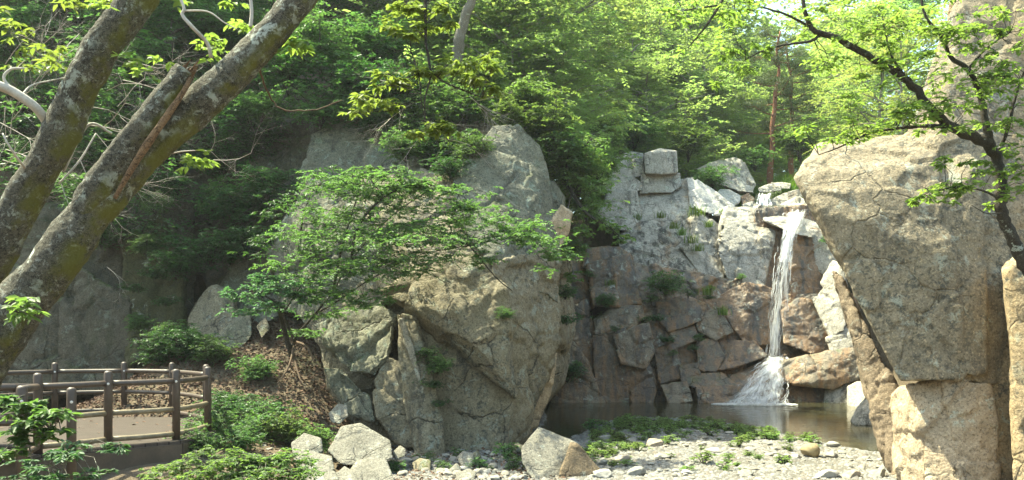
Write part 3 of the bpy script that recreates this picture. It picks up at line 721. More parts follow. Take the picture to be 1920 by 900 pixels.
block('shore_boulder', [(1594, 790, 26), (1612, 755, 26.2), (1634, 735, 26), (1665, 750, 25.6), (1670, 800, 25.2), (1602, 800, 25.5)], 'wall', t=1.5, amp=.35, vox=.05, label='pale boulder at the right edge of the pool beside the leaning slab', cat='boulder')
block('shore_boulder', [(1588, 724, 33.8), (1606, 714, 34), (1624, 713, 33.8), (1628, 740, 33), (1610, 770, 32.6), (1590, 772, 33)], 'pale', t=1.5, amp=.4, vox=.06, label='pale grey block standing in the water right of the waterfall foot', cat='boulder')

# ---- rocks on the right
rr = empty('overhanging_rock', P(1760, 900, 14), 'huge tan overhanging granite rock filling the right of the view behind the twisted tree', 'cliff')
def Q(name, mat, pts, **k):
    k.setdefault('vox', .05); return block(name, pts, mat, rr, **k)
Q('rock_face', 'tan_weathered', [[(1494, 334, 14.3), (1508, 300, 14.8), (1536, 270, 15.3), (1602, 262, 15.4), (1700, 250, 15.2), (1760, 300, 14.2), (1790, 480, 13.6), (1810, 716, 13.3), (1686, 717, 13.45), (1640, 612, 13.6), (1578, 470, 13.8), (1532, 388, 13.9)],
    [(1700, 262, 14.9), (1775, 215, 14.95), (1815, 60, 15.3), (1830, -120, 15.8), (1990, -120, 15.6), (1960, 300, 14.4), (1915, 560, 13.8), (1895, 720, 13.6), (1790, 720, 13.35), (1720, 500, 13.75)],
    [(1640, 300, 14.8), (1760, 250, 14.8), (1840, 300, 14.1), (1850, 700, 13.35), (1760, 716, 13.25), (1700, 500, 13.65)]], t=2.6, shrink=.93, amp=.34, fac=1.0, crk=.8, vox=.042)
Q('tall_slab', 'tan', [(1742, 330, 15.5), (1760, 170, 15.9), (1778, 70, 16.3), (1792, -120, 17), (2060, -120, 16.6), (2060, 560, 15), (1780, 560, 15)], t=3, amp=.3, fac=.8, crk=.6)
Q('base_block', 'tan_bare', [(1674, 742, 14.7), (1690, 728, 14.5), (1724, 718, 13.95), (1738, 790, 13.75), (1734, 930, 13.6), (1690, 930, 14), (1680, 900, 14.4), (1671, 840, 14.7)], t=2, amp=.5, s=.7, fac=1.5, vox=.035)
Q('base_block', 'tan_bare', [(1722, 722, 13.85), (1770, 712, 13.65), (1800, 790, 13.4), (1812, 940, 13.2), (1738, 940, 13.5), (1734, 800, 13.7)], t=2, amp=.5, s=.8, fac=1.4, vox=.035)
Q('base_block', 'tan_bare', [(1768, 712, 13.55), (1850, 700, 13.45), (1872, 800, 13.35), (1868, 950, 13.2), (1808, 950, 13.2), (1796, 800, 13.45)], t=2, amp=.5, s=.8, fac=1.4, vox=.035)
Q('base_block', 'tan', [(1845, 690, 13.6), (1900, 600, 13.7), (1912, 800, 13.5), (1910, 950, 13.3), (1862, 950, 13.25), (1868, 800, 13.45)], t=2, amp=.35)
block('leaning_slab', [(1560, 506, 16.6), (1574, 512, 16.4), (1602, 590, 16), (1664, 690, 15.4), (1690, 740, 15.2), (1692, 895, 14.8), (1678, 905, 14.9), (1662, 880, 15.2), (1640, 790, 15.5), (1614, 690, 15.9), (1590, 600, 16.3)], 'brown_slab', t=1.2, shrink=.95, amp=.6, vox=.04, s=.8, fac=1.1, label='narrow brown slab leaning under the edge of the huge overhanging rock', cat='rock')
block('edge_rock', [(1884, 500, 12.9), (1900, 484, 13), (1960, 470, 12.8), (1990, 600, 12.4), (1990, 980, 12), (1912, 980, 12.4), (1906, 800, 12.7), (1896, 620, 12.8)], 'tan', t=2, amp=.35, vox=.05, label='grey rock with a sunlit left edge at the far right below the twisted tree', cat='rock')

# ------------------------------------------------------------------ waterfall
def fall_mat(name, alpha, tint=(.9, .93, .97)):
    m, nt, out = new_mat(name); q = NT(nt)
    d = q.n('ShaderNodeBsdfDiffuse'); d.inputs[0].default_value = tint + (1,)
    t = q.n('ShaderNodeBsdfTranslucent'); t.inputs[0].default_value = tint + (1,)
    g = q.n('ShaderNodeBsdfGlossy'); g.inputs['Roughness'].default_value = .25
    tr = q.n('ShaderNodeBsdfTransparent')
    a = q.n('ShaderNodeMixShader'); a.inputs[0].default_value = .45; q.l(d.outputs[0], a.inputs[1]); q.l(t.outputs[0], a.inputs[2])
    b = q.n('ShaderNodeMixShader'); b.inputs[0].default_value = .12; q.l(a.outputs[0], b.inputs[1]); q.l(g.outputs[0], b.inputs[2])
    c = q.n('ShaderNodeMixShader'); c.inputs[0].default_value = alpha; q.l(tr.outputs[0], c.inputs[1]); q.l(b.outputs[0], c.inputs[2])
    q.l(c.outputs[0], out.inputs[0])
    return m


M['fall'] = fall_mat('falling_water', .88, (.93, .93, .93))
M['foam'] = fall_mat('foam', .97, (.93, .93, .93))
M['thin'] = fall_mat('thin_water', .55, (.9, .92, .93))
wt = empty('waterfall', P(1440, 760, 34.6), 'white waterfall dropping over the rock wall and fanning out into the pool', 'waterfall')
rng = np.random.RandomState(11)


def strands(name, mat, n, path_fn, w, seed, short=(.08, .4), wob=.01, jit=.09):
    r = np.random.RandomState(seed); mb = MB(); cl = r.uniform(-1, 1, 14)
    for k in range(n):
        u = np.clip(cl[r.randint(14)] + r.normal(0, .12), -1, 1) if r.rand() < .7 else r.uniform(-1, 1)
        t0 = r.uniform(-.08, .95); t1 = min(1, t0 + r.uniform(*short)); t0 = max(0, t0); m = 10
        if t1 - t0 < .03: continue
        ts = np.linspace(t0, t1, m)
        pts = np.array([path_fn(u, t, r) for t in ts])
        pts[:, 0] += np.cumsum(r.normal(0, wob, m)); pts[:, 1] += r.normal(0, jit); pts[:, 2] += r.normal(0, .02)
        rad = w * r.gamma(3, .33) * np.sin(np.linspace(.12, PI - .05, m)) ** .7
        tube(mb, pts, rad + .0015, 4, cap=False)
    return mb.build(name, mat, wt, origin=wt.location)


def interp(u, t, rows):
    """rows of (t, left px, right px, py, Y)"""
    rows = np.asarray(rows)
    l, rg, y, Y = (np.interp(t, rows[:, 0], rows[:, i]) for i in (1, 2, 3, 4))
    return P(l + (u * .5 + .5) * (rg - l), y, Y)


TOP = [(0, 1474, 1526, 384, 41.0), (.2, 1470, 1516, 396, 39.9), (.4, 1466, 1506, 414, 38.9), (.62, 1458, 1494, 446, 38.0), (1, 1450, 1486, 500, 37.5)]
MIDF = [(0, 1454, 1490, 462, 37.8), (.3, 1448, 1480, 530, 37.3), (.6, 1440, 1474, 600, 37.0), (1, 1432, 1470, 684, 36.8)]
LOW = [(0, 1425, 1474, 672, 36.6), (.35, 1400, 1474, 700, 35.9), (.7, 1382, 1474, 732, 35.1), (1, 1370, 1472, 764, 34.2)]
def sheet_mat(name, across, along, lo, hi, tint=(.93, .94, .95), top=1.0):
    m, nt, out = new_mat(name); q = NT(nt)
    uv = q.n('ShaderNodeUVMap').outputs[0]; sep = q.n('ShaderNodeSeparateXYZ'); q.l(uv, sep.inputs[0])
    mp = q.n('ShaderNodeMapping'); mp.inputs['Scale'].default_value = (across, along, 1); q.l(uv, mp.inputs['Vector'])
    m2 = q.n('ShaderNodeMapping'); m2.inputs['Scale'].default_value = (across * .3, along * 1.6, 1); q.l(uv, m2.inputs['Vector'])
    n1 = q.noise(mp.outputs[0], 1, 6, .7, .4); n2 = q.noise(m2.outputs[0], 1, 5, .65, .6)
    e = q.math('MULTIPLY', q.math('MULTIPLY', sep.outputs[0], q.math('SUBTRACT', 1.0, sep.outputs[0])), 4.0)   # thins out towards both edges
    e = q.math('POWER', e, .45)
    k = q.math('ADD', q.math('MULTIPLY', n1, .65), q.math('MULTIPLY', n2, .55)); k = q.math('SUBTRACT', k, q.math('MULTIPLY', q.math('SUBTRACT', 1.0, e), .45))
    al = q.ramp(k, lo, hi)
    d = q.n('ShaderNodeBsdfDiffuse'); d.inputs[0].default_value = tint + (1,); t = q.n('ShaderNodeBsdfTranslucent'); t.inputs[0].default_value = tint + (1,)
    ms = q.n('ShaderNodeMixShader'); ms.inputs[0].default_value = .5; q.l(d.outputs[0], ms.inputs[1]); q.l(t.outputs[0], ms.inputs[2])
    bp = q.n('ShaderNodeBump'); bp.inputs['Strength'].default_value = .5; bp.inputs['Distance'].default_value = .1; q.l(n1, bp.inputs['Height']); q.l(bp.outputs[0], d.inputs['Normal'])
    tr = q.n('ShaderNodeBsdfTransparent'); mx = q.n('ShaderNodeMixShader'); q.l(al, mx.inputs[0]); q.l(tr.outputs[0], mx.inputs[1]); q.l(ms.outputs[0], mx.inputs[2]); q.l(mx.outputs[0], out.inputs[0])
    return m


def sheet(name, rows, mat, seed, nu=40, nv=120, bul=.12, rip=.07, off=0.0, wide=1.0):
    r = np.random.RandomState(seed); U, Vv = np.meshgrid(np.linspace(-1, 1, nu), np.linspace(0, 1, nv))
    rows_ = np.array(rows); t = Vv.ravel(); u = U.ravel()
    l, rg, y, Y = (np.interp(t, rows_[:, 0], rows_[:, i]) for i in (1, 2, 3, 4))
    kern = None
    px = (l + rg) / 2 + u * (rg - l) / 2 * wide
    co = np.stack([(px - CX) / F * Y, Y - off, CAMZ + (HY - y) / F * Y], 1)
    n_ = fbm(np.stack([u * 2.5, t * 3, 0 * t + seed], 1), 4); n2 = fbm(np.stack([u * 6, t * 2 + 9, 0 * t + seed], 1), 3); n3 = fbm(np.stack([t * 5, 0 * t + seed, u * .4], 1), 3)
    co[:, 1] -= bul * (1 - u * u) + rip * n_ + .05 * n2; co[:, 0] += .10 * n3 + .05 * n_
    i = np.arange(nu - 1)[None, :] + np.arange(nv - 1)[:, None] * nu
    Fq = np.stack([i, i + 1, i + 1 + nu, i + nu], -1).reshape(-1, 4)
    o = link(name, fast_mesh(name, co - np.array(wt.location), Fq, True), mat, wt)
    uv = o.data.uv_layers.new(name='UVMap'); uvs = np.stack([u * .5 + .5, t], 1)[Fq.ravel()]; uv.data.foreach_set('uv', uvs.astype(np.float32).ravel())
    return o


ST = sheet_mat('sheet_top', 9, 2.6, .44, .66); SM = sheet_mat('sheet_fall', 11, 2.4, .52, .78); SM2 = sheet_mat('sheet_veil', 17, 3.0, .56, .84); SL = sheet_mat('sheet_cascade', 13, 3.2, .46, .78); SL2 = sheet_mat('sheet_cascade_core', 10, 2.8, .46, .74)
FULL = [(0, 1468, 1530, 383, 41.2), (.08, 1466, 1520, 394, 40.0), (.17, 1462, 1510, 414, 38.9), (.27, 1454, 1498, 446, 38.0), (.4, 1446, 1490, 490, 37.55), (.62, 1437, 1484, 560, 37.2), (.82, 1428, 1478, 630, 36.9), (1, 1420, 1474, 688, 36.6)]
sheet('upper_fall', [(0, 1458, 1530, 383, 41.2), (.3, 1462, 1516, 402, 39.5), (.55, 1462, 1504, 424, 38.6), (.8, 1456, 1492, 460, 37.9), (1, 1452, 1486, 492, 37.6)], ST, 1)
sheet('main_fall', FULL, SM, 2, off=.02)
sheet('main_fall', FULL, SM2, 3, off=.16, wide=1.25)
sheet('main_fall', FULL, SM, 4, off=.10, wide=.7)
CAS = [(0, 1424, 1474, 670, 36.5), (.2, 1408, 1476, 686, 36.1), (.45, 1386, 1478, 712, 35.4), (.75, 1352, 1484, 742, 34.7), (1, 1332, 1486, 764, 34.2)]
sheet('lower_cascade', CAS, SL, 5, bul=.25, rip=.22, off=.05)
sheet('lower_cascade', CAS, SL, 6, bul=.4, rip=.25, off=.12, wide=.9)
sheet('lower_cascade', [(0, 1424, 1470, 672, 36.5), (.4, 1384, 1446, 708, 35.5), (.75, 1356, 1424, 744, 34.7), (1, 1346, 1410, 764, 34.2)], SL, 8, bul=.25, rip=.2, off=.1)
sheet('lower_cascade', [(0, 1436, 1470, 668, 36.4), (.3, 1426, 1472, 694, 35.8), (.6, 1418, 1470, 730, 34.9), (1, 1408, 1466, 764, 34.1)], SL2, 7, bul=.3, rip=.22, off=.2)
strands('main_fall', M['fall'], 90, lambda u, t, r: interp(u * .9, t, MIDF), .010, 2, (.04, .2), .012)
strands('lower_cascade', M['fall'], 160, lambda u, t, r: interp(u * .9, t, LOW) + np.array([.1 * math.sin(8 * t + u * 23), -.35, .08 * math.sin(u * 23 + t * 9)]), .011, 4, (.03, .16), .03)
# little cascade of the stream above
strands('feeder_cascade', M['foam'], 70, lambda u, t, r: interp(u, t, [(0, 1424, 1446, 362, 42.6), (.5, 1420, 1444, 374, 42.1), (1, 1418, 1450, 386, 41.6)]), .03, 5, (.3, .8))
mb = MB()
for k in range(1500):   # broken water and drops at the foot
    a = rng.uniform(0, 2 * PI); q_ = rng.uniform(0, 1) ** .6
    c = P(1412, 762, 34.1) + np.array([math.cos(a) * 1.7 * q_, math.sin(a) * .8 * q_ - .25, 0]); c[2] = .01 + abs(rng.normal(0, .03)) * (1 - q_)
    d = rng.uniform(-.05, .05, 3); d[2] = abs(d[2]) * .2
    segs(mb, [c - d], [c + d], rng.uniform(.006, .022), .004)
mb.build('splash_foam', M['foam'], wt, origin=wt.location)
# stream surface on the lip
v = np.array([P(1418, 366, 43), P(1452, 362, 43.5), P(1440, 388, 41.6), P(1410, 392, 41.5), P(1490, 386, 40.7), P(1524, 383, 40.9), P(1516, 386, 40.2), P(1462, 391, 40)])
v[:, 2] += .06
o = link('stream_water', fast_mesh('stream_water', v, [(0, 3, 2, 1), (3, 7, 4, 2), (4, 7, 6, 5)], True), water_mat('stream_water', (.6, .68, .75), .1, .6, 5)); tag(o, kind='structure')

# ------------------------------------------------------------------ foliage
def leaf_arrays(rng, C, R, ntw, nlf, droop=.2, flat=.35, lift=.0, hang=.15, nj=.35):
    C = np.asarray(C, float); R = np.asarray(R, float); T = len(C) * ntw
    c = np.repeat(C, ntw, 0); r = np.repeat(R, ntw)
    a = rng.uniform(0, 2 * PI, T)
    off = rng.normal(0, .38, (T, 3)); off[:, 2] *= flat
    st = c + off * r[:, None]
    d = np.stack([np.cos(a), np.sin(a), rng.normal(lift, .22, T)], 1); d /= np.linalg.norm(d, axis=1)[:, None]
    ln = r * rng.uniform(.4, .85, T)
    t = np.linspace(.1, 1, nlf)[None, :] + rng.uniform(-.05, .05, (T, nlf))
    p = st[:, None, :] + d[:, None, :] * (ln[:, None] * t)[:, :, None]
    p[:, :, 2] -= droop * ln[:, None] * t * t
    side = np.stack([-d[:, 1], d[:, 0], 0 * d[:, 0]], 1)
    sg = np.where(np.arange(nlf) % 2, 1., -1.)[None, :, None] * np.ones((T, 1, 1))
    ax = d[:, None, :] * .65 + side[:, None, :] * sg * .85 + rng.normal(0, .25, (T, nlf, 3)); ax[:, :, 2] -= hang
    ax /= np.linalg.norm(ax, axis=2)[:, :, None]
    nr = rng.normal(0, nj, (T, nlf, 3)); nr[:, :, 2] += 1
    end = st + d * ln[:, None]; end[:, 2] -= droop * ln
    return p.reshape(-1, 3), ax.reshape(-1, 3), nr.reshape(-1, 3), st, end


def leaf_geo(rng, p, ax, nr, L, W, hi=False):
    n = len(p)
    l = L * rng.uniform(.6, 1.2, n)[:, None]; w = W * rng.uniform(.75, 1.2, n)[:, None] * .5
    s = np.cross(nr, ax); s /= np.linalg.norm(s, axis=1)[:, None] + 1e-9
    u = np.cross(ax, s)
    if not hi:
        V = np.stack([p, p + ax * l * .45 + s * w + u * w * .3, p + ax * l - u * l * .08, p + ax * l * .45 - s * w + u * w * .3], 1)
        b = np.arange(n)[:, None] * 4
        return V.reshape(-1, 3), np.concatenate([b + [[0, 1, 2]], b + [[0, 2, 3]]])
    V = np.stack([p, p + ax * l * .3 + s * w * .95 + u * w * .25, p + ax * l * .65 + s * w * .7 + u * w * .2 - u * l * .03, p + ax * l - u * l * .12,
                  p + ax * l * .65 - s * w * .7 + u * w * .2 - u * l * .03, p + ax * l * .3 - s * w * .95 + u * w * .25], 1)
    b = np.arange(n)[:, None] * 6
    return V.reshape(-1, 3), np.concatenate([b + [[0, 1, 2, 3]], b + [[0, 3, 4, 5]]])


def bare_twigs(rng, mb, start, dirs, length, depth, r0, spread=.55, grav=0.0):
    A, B, ra, rb = [], [], [], []
    def rec(p, d, ln, lev, r):
        k = 3
        for j in range(k):
            d = d + rng.normal(0, .16, 3); d[2] -= grav * .1; d = d / np.linalg.norm(d)
            q = p + d * ln / k; A.append(p); B.append(q); ra.append(r); r2 = r * .82; rb.append(r2); r = r2; p = q
            if lev > 0:
                for _ in range(rng.randint(0, 3) if j < k - 1 else 2):
                    e = d + rng.normal(0, spread, 3); e /= np.linalg.norm(e)
                    rec(p, e, ln * rng.uniform(.5, .75), lev - 1, r * .62)
    rec(np.asarray(start, float), np.asarray(dirs, float) / np.linalg.norm(dirs), length, depth, r0)
    segs(mb, A, B, np.array(ra), np.array(rb))


def custom_tree(name, label, cat, base, branches, sprays, leaf, L, W, bark='bark_dark', ntw=6, nlf=9, seed=1, hi=True, group=None, twr=.004, limb='trunk', droop=.2, hang=.15, flat=.3, twigs=(), sides=10, nj=.35):
    """branches: polylines of (px, py, Y, radius in metres); sprays: (px, py, Y, radius in photo pixels, weight)"""
    r = np.random.RandomState(seed)
    root = empty(name, base, label, cat, group)
    mb = MB(); bp = []
    for br in branches:
        q = np.array([list(P(a, b, c)) + [d] for a, b, c, d in br])
        s_ = smooth_path(q, max(8, 6 * len(q)))
        s_[:, :3] += r.normal(0, .15, (len(s_), 3)) * s_[:, 3:4]
        tube(mb, s_[:, :3], np.maximum(s_[:, 3], .002), sides)
        bp.append(s_[:, :3])
    bp = np.concatenate(bp)
    C, Rr = [], []
    for sp in sprays:
        c = P(sp[0], sp[1], sp[2]); rad = sp[3] / F * sp[2]
        for k in range(int(sp[4])):
            o_ = r.normal(0, .5, 3) * rad; o_[2] *= .4
            C.append(c + o_); Rr.append(rad * r.uniform(.45, .8))
    C = np.array(C); Rr = np.array(Rr)
    p, ax, nr, st, en = leaf_arrays(r, C, Rr, ntw, nlf, droop=droop, hang=hang, flat=flat, nj=nj)
    # a thin branchlet from each cluster back to the nearest limb
    near = bp[np.argmin(((C[:, None, :] - bp[None]) ** 2).sum(2), 1)]
    midp = (C + near) / 2 + r.normal(0, .04, C.shape); midp[:, 2] += .03
    segs(mb, near, midp, twr * 2.2, twr * 1.6); segs(mb, midp, C, twr * 1.6, twr * 1.1)
    segs(mb, np.repeat(C, ntw, 0), st, twr, twr * .8); segs(mb, st, en, twr * .8, twr * .3)
    mb.build(limb, M[bark], root, origin=root.location)
    if twigs:
        m2 = MB()
        for tw in twigs:
            bare_twigs(r, m2, P(*tw[0]), tw[1], tw[2], tw[3], tw[4])
        m2.build('dead_twigs', M['twig'], root, origin=root.location)
    V, Fc = leaf_geo(r, p, ax, nr, L, W, hi)
    link('crown', fast_mesh('crown', V - np.array(root.location), Fc), M[leaf], root)
    return root


def proto_tree(name, seed, H, R, base, leaf, L, W, bark, nl=16, nsp=5, ntw=7, nlf=9, lean=0.0, thin=False, group=None, top=1.0):
    r = np.random.RandomState(seed)
    root = empty(name, (0, 0, 0), None, 'tree', group)
    mb = MB()
    k = 9; z = np.linspace(-.6, H * .95, k)
    wob = np.cumsum(r.normal(0, .045 * H / 6, (k, 2)), 0); wob[:, 0] += lean * z; wob[0] *= 0
    pts = np.column_stack([wob, z]); rad = np.interp(z, [-.6, 0, H * .95], [.034 * H ** .9 * .6, .024 * H ** .9 * .6, .012])
    pts = smooth_path(np.column_stack([pts, rad]), 24); tube(mb, pts[:, :3], pts[:, 3], 8)
    C, Rr = [], []
    for i in range(nl):
        h = base + (1 - base) * (i + r.uniform(0, 1)) / nl
        j = np.interp(h * H, pts[:, 2], np.arange(24)); o_ = pts[int(j), :3].copy()
        a = i * 2.4 + r.uniform(-.5, .5)
        prof = math.sin(PI * min(1, (h - base) / (1 - base) * .78 + .22)) ** .7
        ln = R * prof * r.uniform(.65, 1.1) + .2
        e = o_ + np.array([math.cos(a) * ln, math.sin(a) * ln, ln * r.uniform(.1, .5) * top])
        m_ = (o_ + e) / 2 + r.normal(0, .08, 3) * ln; m_[2] += .08 * ln
        s_ = smooth_path(np.array([o_, m_, e]), 7)
        tube(mb, s_, np.linspace(.012 + .006 * H * .6, .006, 7), 5)
        for q in range(nsp):
            t = r.uniform(.35, 1.05)
            c = o_ + (e - o_) * t + r.normal(0, .16, 3) * ln * np.array([1, 1, .5])
            C.append(c); Rr.append(R * r.uniform(.22, .38))
            segs(mb, [s_[min(6, int(t * 6))]], [c], .008, .004)
    C = np.array(C); Rr = np.array(Rr)
    p, ax, nr, st, en = leaf_arrays(r, C, Rr, ntw, nlf, droop=.25, flat=.4, nj=.4)
    segs(mb, st, en, .005, .002)
    mb.build('trunk', M[bark], root)
    V, Fc = leaf_geo(r, p, ax, nr, L, W)
    link('crown', fast_mesh('crown', V, Fc), M[leaf], root)
    return root


def proto_pine(name, seed, H):
    r = np.random.RandomState(seed); root = empty(name, (0, 0, 0), None, 'tree'); mb = MB()
    z = np.linspace(-.5, H, 10); wob = np.cumsum(r.normal(0, .12, (10, 2)), 0); wob[0] *= 0
    pts = smooth_path(np.column_stack([wob, z, np.linspace(.2, .05, 10)]), 30); tube(mb, pts[:, :3], pts[:, 3], 8)
    ps, axs = [], []
    for i in range(17):
        h = H * (.42 + .58 * i / 17); o_ = pts[int(min(29, h / H * 29)), :3]
        a = i * 2.4; ln = 2.2 * (1.15 - .7 * i / 17) * r.uniform(.7, 1.1)
        e = o_ + np.array([math.cos(a) * ln, math.sin(a) * ln, ln * .15]); m_ = (o_ + e) / 2 + np.array([0, 0, -.1])
        s_ = smooth_path(np.array([o_, m_, e]), 6); tube(mb, s_, np.linspace(.05, .012, 6), 5)
        for q in range(16):
            c = o_ + (e - o_) * r.uniform(.4, 1.05) + r.normal(0, .2, 3); segs(mb, [s_[3]], [c], .008, .004)
            d = r.normal(0, 1, (70, 3)); d[:, 2] = np.abs(d[:, 2]) * .8 + .1; d /= np.linalg.norm(d, axis=1)[:, None]
            ps.append(c + r.normal(0, .16, (70, 3)) * np.array([1, 1, .3])); axs.append(d)
    mb.build('trunk', M['bark_red'], root)
    p = np.concatenate(ps); ax = np.concatenate(axs); nr = r.normal(0, 1, p.shape)
    V, Fc = leaf_geo(r, p, ax, nr, .16, .022)
    link('crown', fast_mesh('crown', V, Fc), M['needle'], root)
    return root


def proto_shrub(name, seed, H, R, leaf, L, W, nst=7, nsp=4, ntw=7, nlf=8, hi=False, bark='bark_dark', cat='shrub', hang=.15, flat=.45):
    r = np.random.RandomState(seed); root = empty(name, (0, 0, 0), None, cat); mb = MB(); C, Rr = [], []
    for i in range(nst):
        a = i * 2.4 + r.uniform(-.4, .4); q = R * r.uniform(.15, .85)
        e = np.array([math.cos(a) * q, math.sin(a) * q, H * r.uniform(.5, 1.0) * (1 - .35 * q / R)])
        s_ = smooth_path(np.array([[0, 0, -.1], e * [.4, .4, .55], e]), 6); tube(mb, s_, np.linspace(.012, .004, 6) * (.5 + H), 4)
        for k in range(nsp):
            c0 = s_[r.randint(2, 6)]; c1 = c0 + r.normal(0, .18, 3) * R * [1, 1, .6]; c1[2] = max(c1[2], .05); C.append(c1); Rr.append(R * r.uniform(.3, .5)); segs(mb, [c0], [c1], .006, .004)
    C = np.array(C); C[:, 2] = np.maximum(C[:, 2], .05); Rr = np.array(Rr)
    p, ax, nr, st, en = leaf_arrays(r, C, Rr, ntw, nlf, flat=flat, hang=hang)
    segs(mb, np.repeat(C, ntw, 0), st, .004, .003); segs(mb, st, en, .004, .0015)
    mb.build('stem', M[bark], root)
    V, Fc = leaf_geo(r, p, ax, nr, L, W, hi)
    link('foliage', fast_mesh('foliage', V, Fc), M[leaf], root)
    return root


def proto_tuft(name, seed, n, H, cat='grass tuft', mat='grass', spread=.12, lean=.5, w=.012):
    r = np.random.RandomState(seed); V, Fc = [], []
    for k in range(n):
        a = r.uniform(0, 2 * PI); b = np.array([r.normal(0, spread), r.normal(0, spread), -.02]); h = H * r.uniform(.5, 1); d = np.array([math.cos(a), math.sin(a), 0]); s_ = np.array([-d[1], d[0], 0]) * w * r.uniform(.6, 1.3)
        q = [b, b + d * h * lean * .25 + [0, 0, h * .6], b + d * h * lean + [0, 0, h * r.uniform(.7, 1)]]
        i = len(V); V += [q[0] - s_, q[0] + s_, q[1] - s_ * .8, q[1] + s_ * .8, q[2] - s_ * .1, q[2] + s_ * .1]; Fc += [(i, i + 1, i + 3, i + 2), (i + 2, i + 3, i + 5, i + 4)]
    o = link(name, fast_mesh(name, np.array(V), Fc), M[mat]); tag(o, None, cat)
    return o

# ------------------------------------------------------------------ forest
T = {
    'light': proto_tree('broadleaf_tree', 21, 8, 2.9, .12, 'forest_light', .15, .085, 'bark_grey', nl=24, nsp=7, ntw=9, nlf=9),
    'mid': proto_tree('broadleaf_tree', 22, 8, 2.7, .10, 'forest_mid', .14, .08, 'bark_grey', nl=24, nsp=7, ntw=9, nlf=9),
    'deep': proto_tree('broadleaf_tree', 23, 7, 2.6, .10, 'forest_deep', .12, .065, 'bark_dark', nl=23, nsp=7, ntw=9, nlf=9),
    'sun': proto_tree('broadleaf_tree', 24, 9, 2.8, .22, 'forest_sun', .14, .075, 'bark_grey', nl=20, nsp=6, ntw=9, nlf=9),
    'thin': proto_tree('slender_tree', 25, 10, 2.0, .35, 'forest_light', .13, .07, 'bark_grey', nl=13, nsp=5, ntw=7, nlf=9, lean=.06),
}
PINE = proto_pine('pine_tree', 5, 10)
used = set()


def place_tree(kind, px, Y, H, label, dz=-.15, rz=None, wide=1.0, py=None):
    src = PINE if kind == 'pine' else T[kind]
    x = (px - CX) / F * Y; z = float(terrain(x, Y)[0]) + dz if py is None else P(px, py, Y)[2]
    H0 = {'light': 8, 'mid': 8, 'deep': 7, 'sun': 9, 'thin': 10, 'pine': 10}[kind]
    s_ = H / H0; loc = (x, Y, z); rz = random.uniform(0, 6.28) if rz is None else rz
    grp = 'red pines above the waterfall' if kind == 'pine' else 'forest trees on the slopes'
    if kind not in used:
        used.add(kind); src.location = loc; src.rotation_euler = (0, 0, rz); src.scale = (s_ * wide, s_ * wide, s_); src['label'] = label; src['group'] = grp
        return src
    return copy_tree(src, loc, rz, (s_ * wide, s_ * wide, s_), label, grp)


